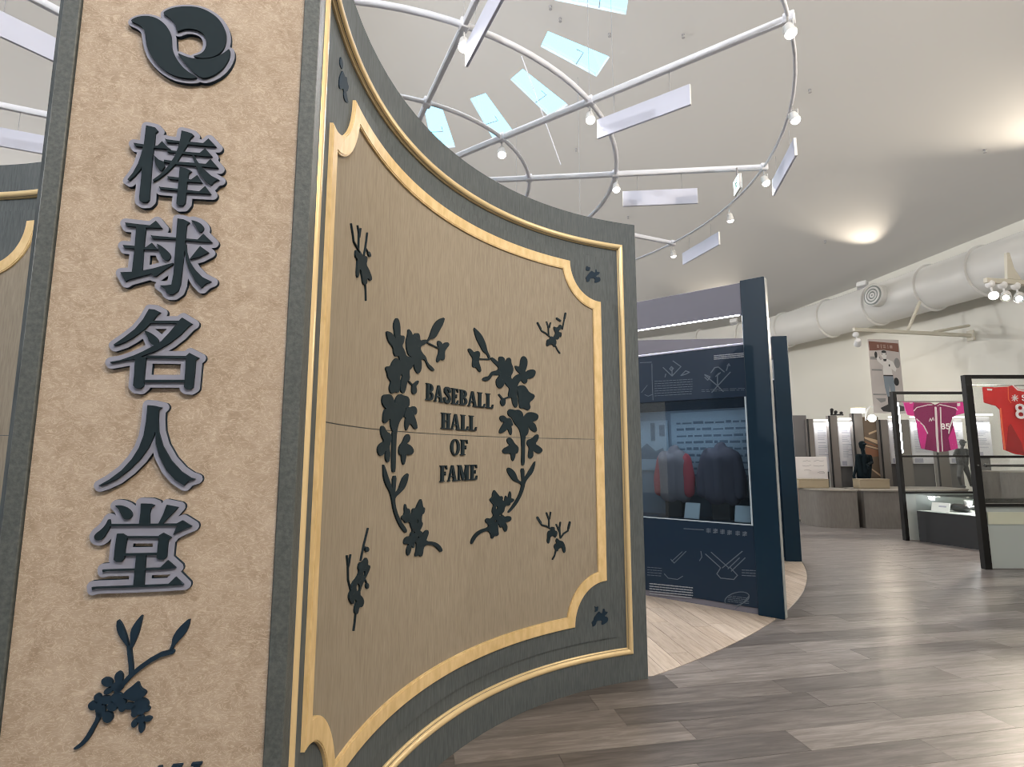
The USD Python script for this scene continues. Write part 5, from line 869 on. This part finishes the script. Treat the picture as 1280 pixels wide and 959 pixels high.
g2 = at_case(5.672, 1100, 460, 6.85); mx = lambda p: [(2 * 1252 - x, y) for x, y in p]
half = [(955, 168), (1090, 162), (1140, 150), (1175, 182), (1252, 196)]; side = [(1252, 752), (1150, 738), (1055, 700), (1040, 560), (1022, 360), (985, 322), (950, 318)]
jb = half + mx(half)[::-1] + mx(side)[::-1] + side
j2 = jersey('bright red baseball jersey with a white number eight', 5.672, g2, jb, [[(872, 166), (960, 166), (985, 245), (985, 325), (900, 302), (885, 295)], mx([(872, 166), (960, 166), (985, 245), (985, 325), (900, 302), (885, 295)])], ('jersey_red', 'jersey_red'),
    [('piping', 'jersey_orange', 's', [(1022, 350), (1040, 540), (1060, 700)], .014), ('piping', 'jersey_orange', 's', mx([(1022, 350), (1040, 540), (1060, 700)]), .014), ('chest_piping', 'jersey_orange', 's', [(1088, 165), (1090, 270), (1112, 300)], .008), ('chest_piping', 'jersey_orange', 's', mx([(1088, 165), (1090, 270), (1112, 300)]), .008), ('side_panel', 'jersey_dark_red', 'p', [(1110, 480), (1200, 640), (1225, 740), (1070, 705), (1090, 500)], 0), ('side_panel', 'jersey_dark_red', 'p', mx([(1110, 480), (1200, 640), (1225, 740), (1070, 705), (1090, 500)]), 0),
     ('collar', 'jersey_white', 's', [(1130, 152), (1170, 190), (1252, 205), (1334, 190), (1374, 152)], .012), ('sleeve_patch', 'jersey_white', 'p', [(905, 178), (950, 180), (948, 196), (908, 194)], 0), ('name_mark', 'jersey_white', 's', [(1120, 258), (1168, 262)], .010), ('name_mark', 'jersey_white', 's', [(1145, 232), (1142, 284)], .010), ('name_mark', 'jersey_white', 's', [(1124, 238), (1165, 282)], .007), ('name_mark', 'jersey_white', 's', [(1166, 240), (1122, 280)], .007)], (5.5, 5.8, 1.2))
a_ = g2([(1188, 432)])[0]; lettering('8', .145, a_[0], a_[1], 5.646, 'jersey_white', j2); a_ = g2([(1215, 284)])[0]; lettering('S', .062, a_[0], a_[1], 5.646, 'jersey_white', j2, 'letter')
for nm, pts, r, par in (('hanger_bar', [(5.34, 7.530, 1.872), (6.32, 7.530, 1.872)], .008, j1), ('hanger_bar', [(4.82, 5.678, 1.862), (5.95, 5.678, 1.862)], .006, j2)): obj(nm, tube(pts, r, 8), 'chrome', par)
bt = thing('baseball_bat', 'dark slim baseball bat lying on the clear shelf of the red jersey case', 'bat', loc=(5.15, 5.72, 1.03)); obj('barrel', tube([(4.88, 5.661, 1.028), (5.05, 5.661, 1.028), (5.25, 5.661, 1.028), (5.60, 5.661, 1.030), (5.66, 5.661, 1.030)], [.011, .012, .014, .022, .018], 12), 'leather_black', bt, smooth=40); obj('knob', tube([(4.862, 5.661, 1.028), (4.868, 5.661, 1.028), (4.878, 5.661, 1.028), (4.882, 5.661, 1.028)], [.012, .019, .019, .012], 12), 'leather_black', bt)
# the low vitrine between the cases
VP = [(5.41, 7.43), (5.65, 6.74), (6.75, 6.95), (6.55, 7.45)]; vg = Polygon(VP)
vt = thing('low_vitrine', 'low vitrine with a dark plinth and a glass lid, under the pink jersey', 'vitrine', loc=(6.1, 7.1, 0))
obj('plinth', extrude(vg, 0, .395), 'plinth_dark', vt); obj('tray', extrude(vg.buffer(-.01), .395, .402), 'tray_pale', vt, label='pale display tray')
for i in range(4):
    a_, b_ = VP[i], VP[(i + 1) % 4]; obj('glass_side', extrude(LineString([a_, b_]).buffer(.004, cap_style=2).intersection(vg), .402, .600), 'clear_glass', vt)
obj('glass_lid', extrude(vg, .600, .610), 'clear_glass', vt)
def on_tray(px, py, z=.402): return floor_at(px, py, z)
c_ = thing('caption_card', 'white caption card at the left end of the low vitrine', 'caption card', loc=(5.62, 7.2, .403)); obj('card', tf(cbx(-.11, .11, -.006, .006, 0, .12, .002), frame(np.array([5.56, 7.22, .4035]), (.24, -.67)) @ trimesh.transformations.rotation_matrix(-.3, [1, 0, 0])), 'caption_white', c_); obj('print', tf(bx(-.02, .07, -.0075, -.006, .06, .08), frame(np.array([5.56, 7.22, .4035]), (.24, -.67)) @ trimesh.transformations.rotation_matrix(-.3, [1, 0, 0])), 'poster_ink', c_)
gv = thing('baseball_glove', 'black leather glove lying in the low vitrine', 'glove', loc=(5.80, 7.0, .403)); q = np.array([5.78, 7.24, .46])
obj('palm', hullbody([((q, .05), (q + [.05, -.10, -.005], .05)), ((q + [.0, .03, 0], .04), (q + [.08, .05, 0], .035))], .02, 4), 'leather_black', gv, smooth=True)
for k in range(4): obj('finger', hullbody([((q + [.05 - .01 * k, -.12 + .055 * k, .0], .024), (q + [.15 - .015 * k, -.12 + .06 * k, .015], .02))], .02, 3), 'leather_black', gv, smooth=True)
obj('thumb', hullbody([((q + [.0, .06, 0], .026), (q + [.10, .12, .01], .02))], .02, 3), 'leather_black', gv, smooth=True)
tr = thing('white_trophy', 'small white trophy standing in the low vitrine right of the glove', 'trophy', loc=(5.92, 7.24, .403)); T = trimesh.transformations.translation_matrix([5.92, 7.20, .4035])
obj('foot', tf(lathe([(0, 0), (.04, 0), (.04, .02), (.012, .03), (.010, .06), (0, .06)], 16), T), 'caption_white', tr, smooth=35); obj('cup', tf(lathe([(0, .06), (.02, .062), (.042, .10), (.048, .145), (.042, .145), (.036, .105), (0, .08)], 16), T), 'caption_white', tr, smooth=35)
vl = thing('vitrine_lamp', 'tiny glaring lamp in the corner of the low vitrine', 'lamp', loc=(5.68, 6.80, .403)); obj('stem', tube([(5.98, 7.10, .4025), (5.98, 7.10, .53)], .008, 8), 'chrome', vl); obj('bulb', tf(trimesh.creation.icosphere(2, .035), trimesh.transformations.translation_matrix([5.98, 7.10, .553])), 'lamp_lit', vl, smooth=True); spot('vitrine_light', (5.93, 7.07, .545), (5.6, 7.2, .42), K_WALL * .02, COOL, 85, .8)
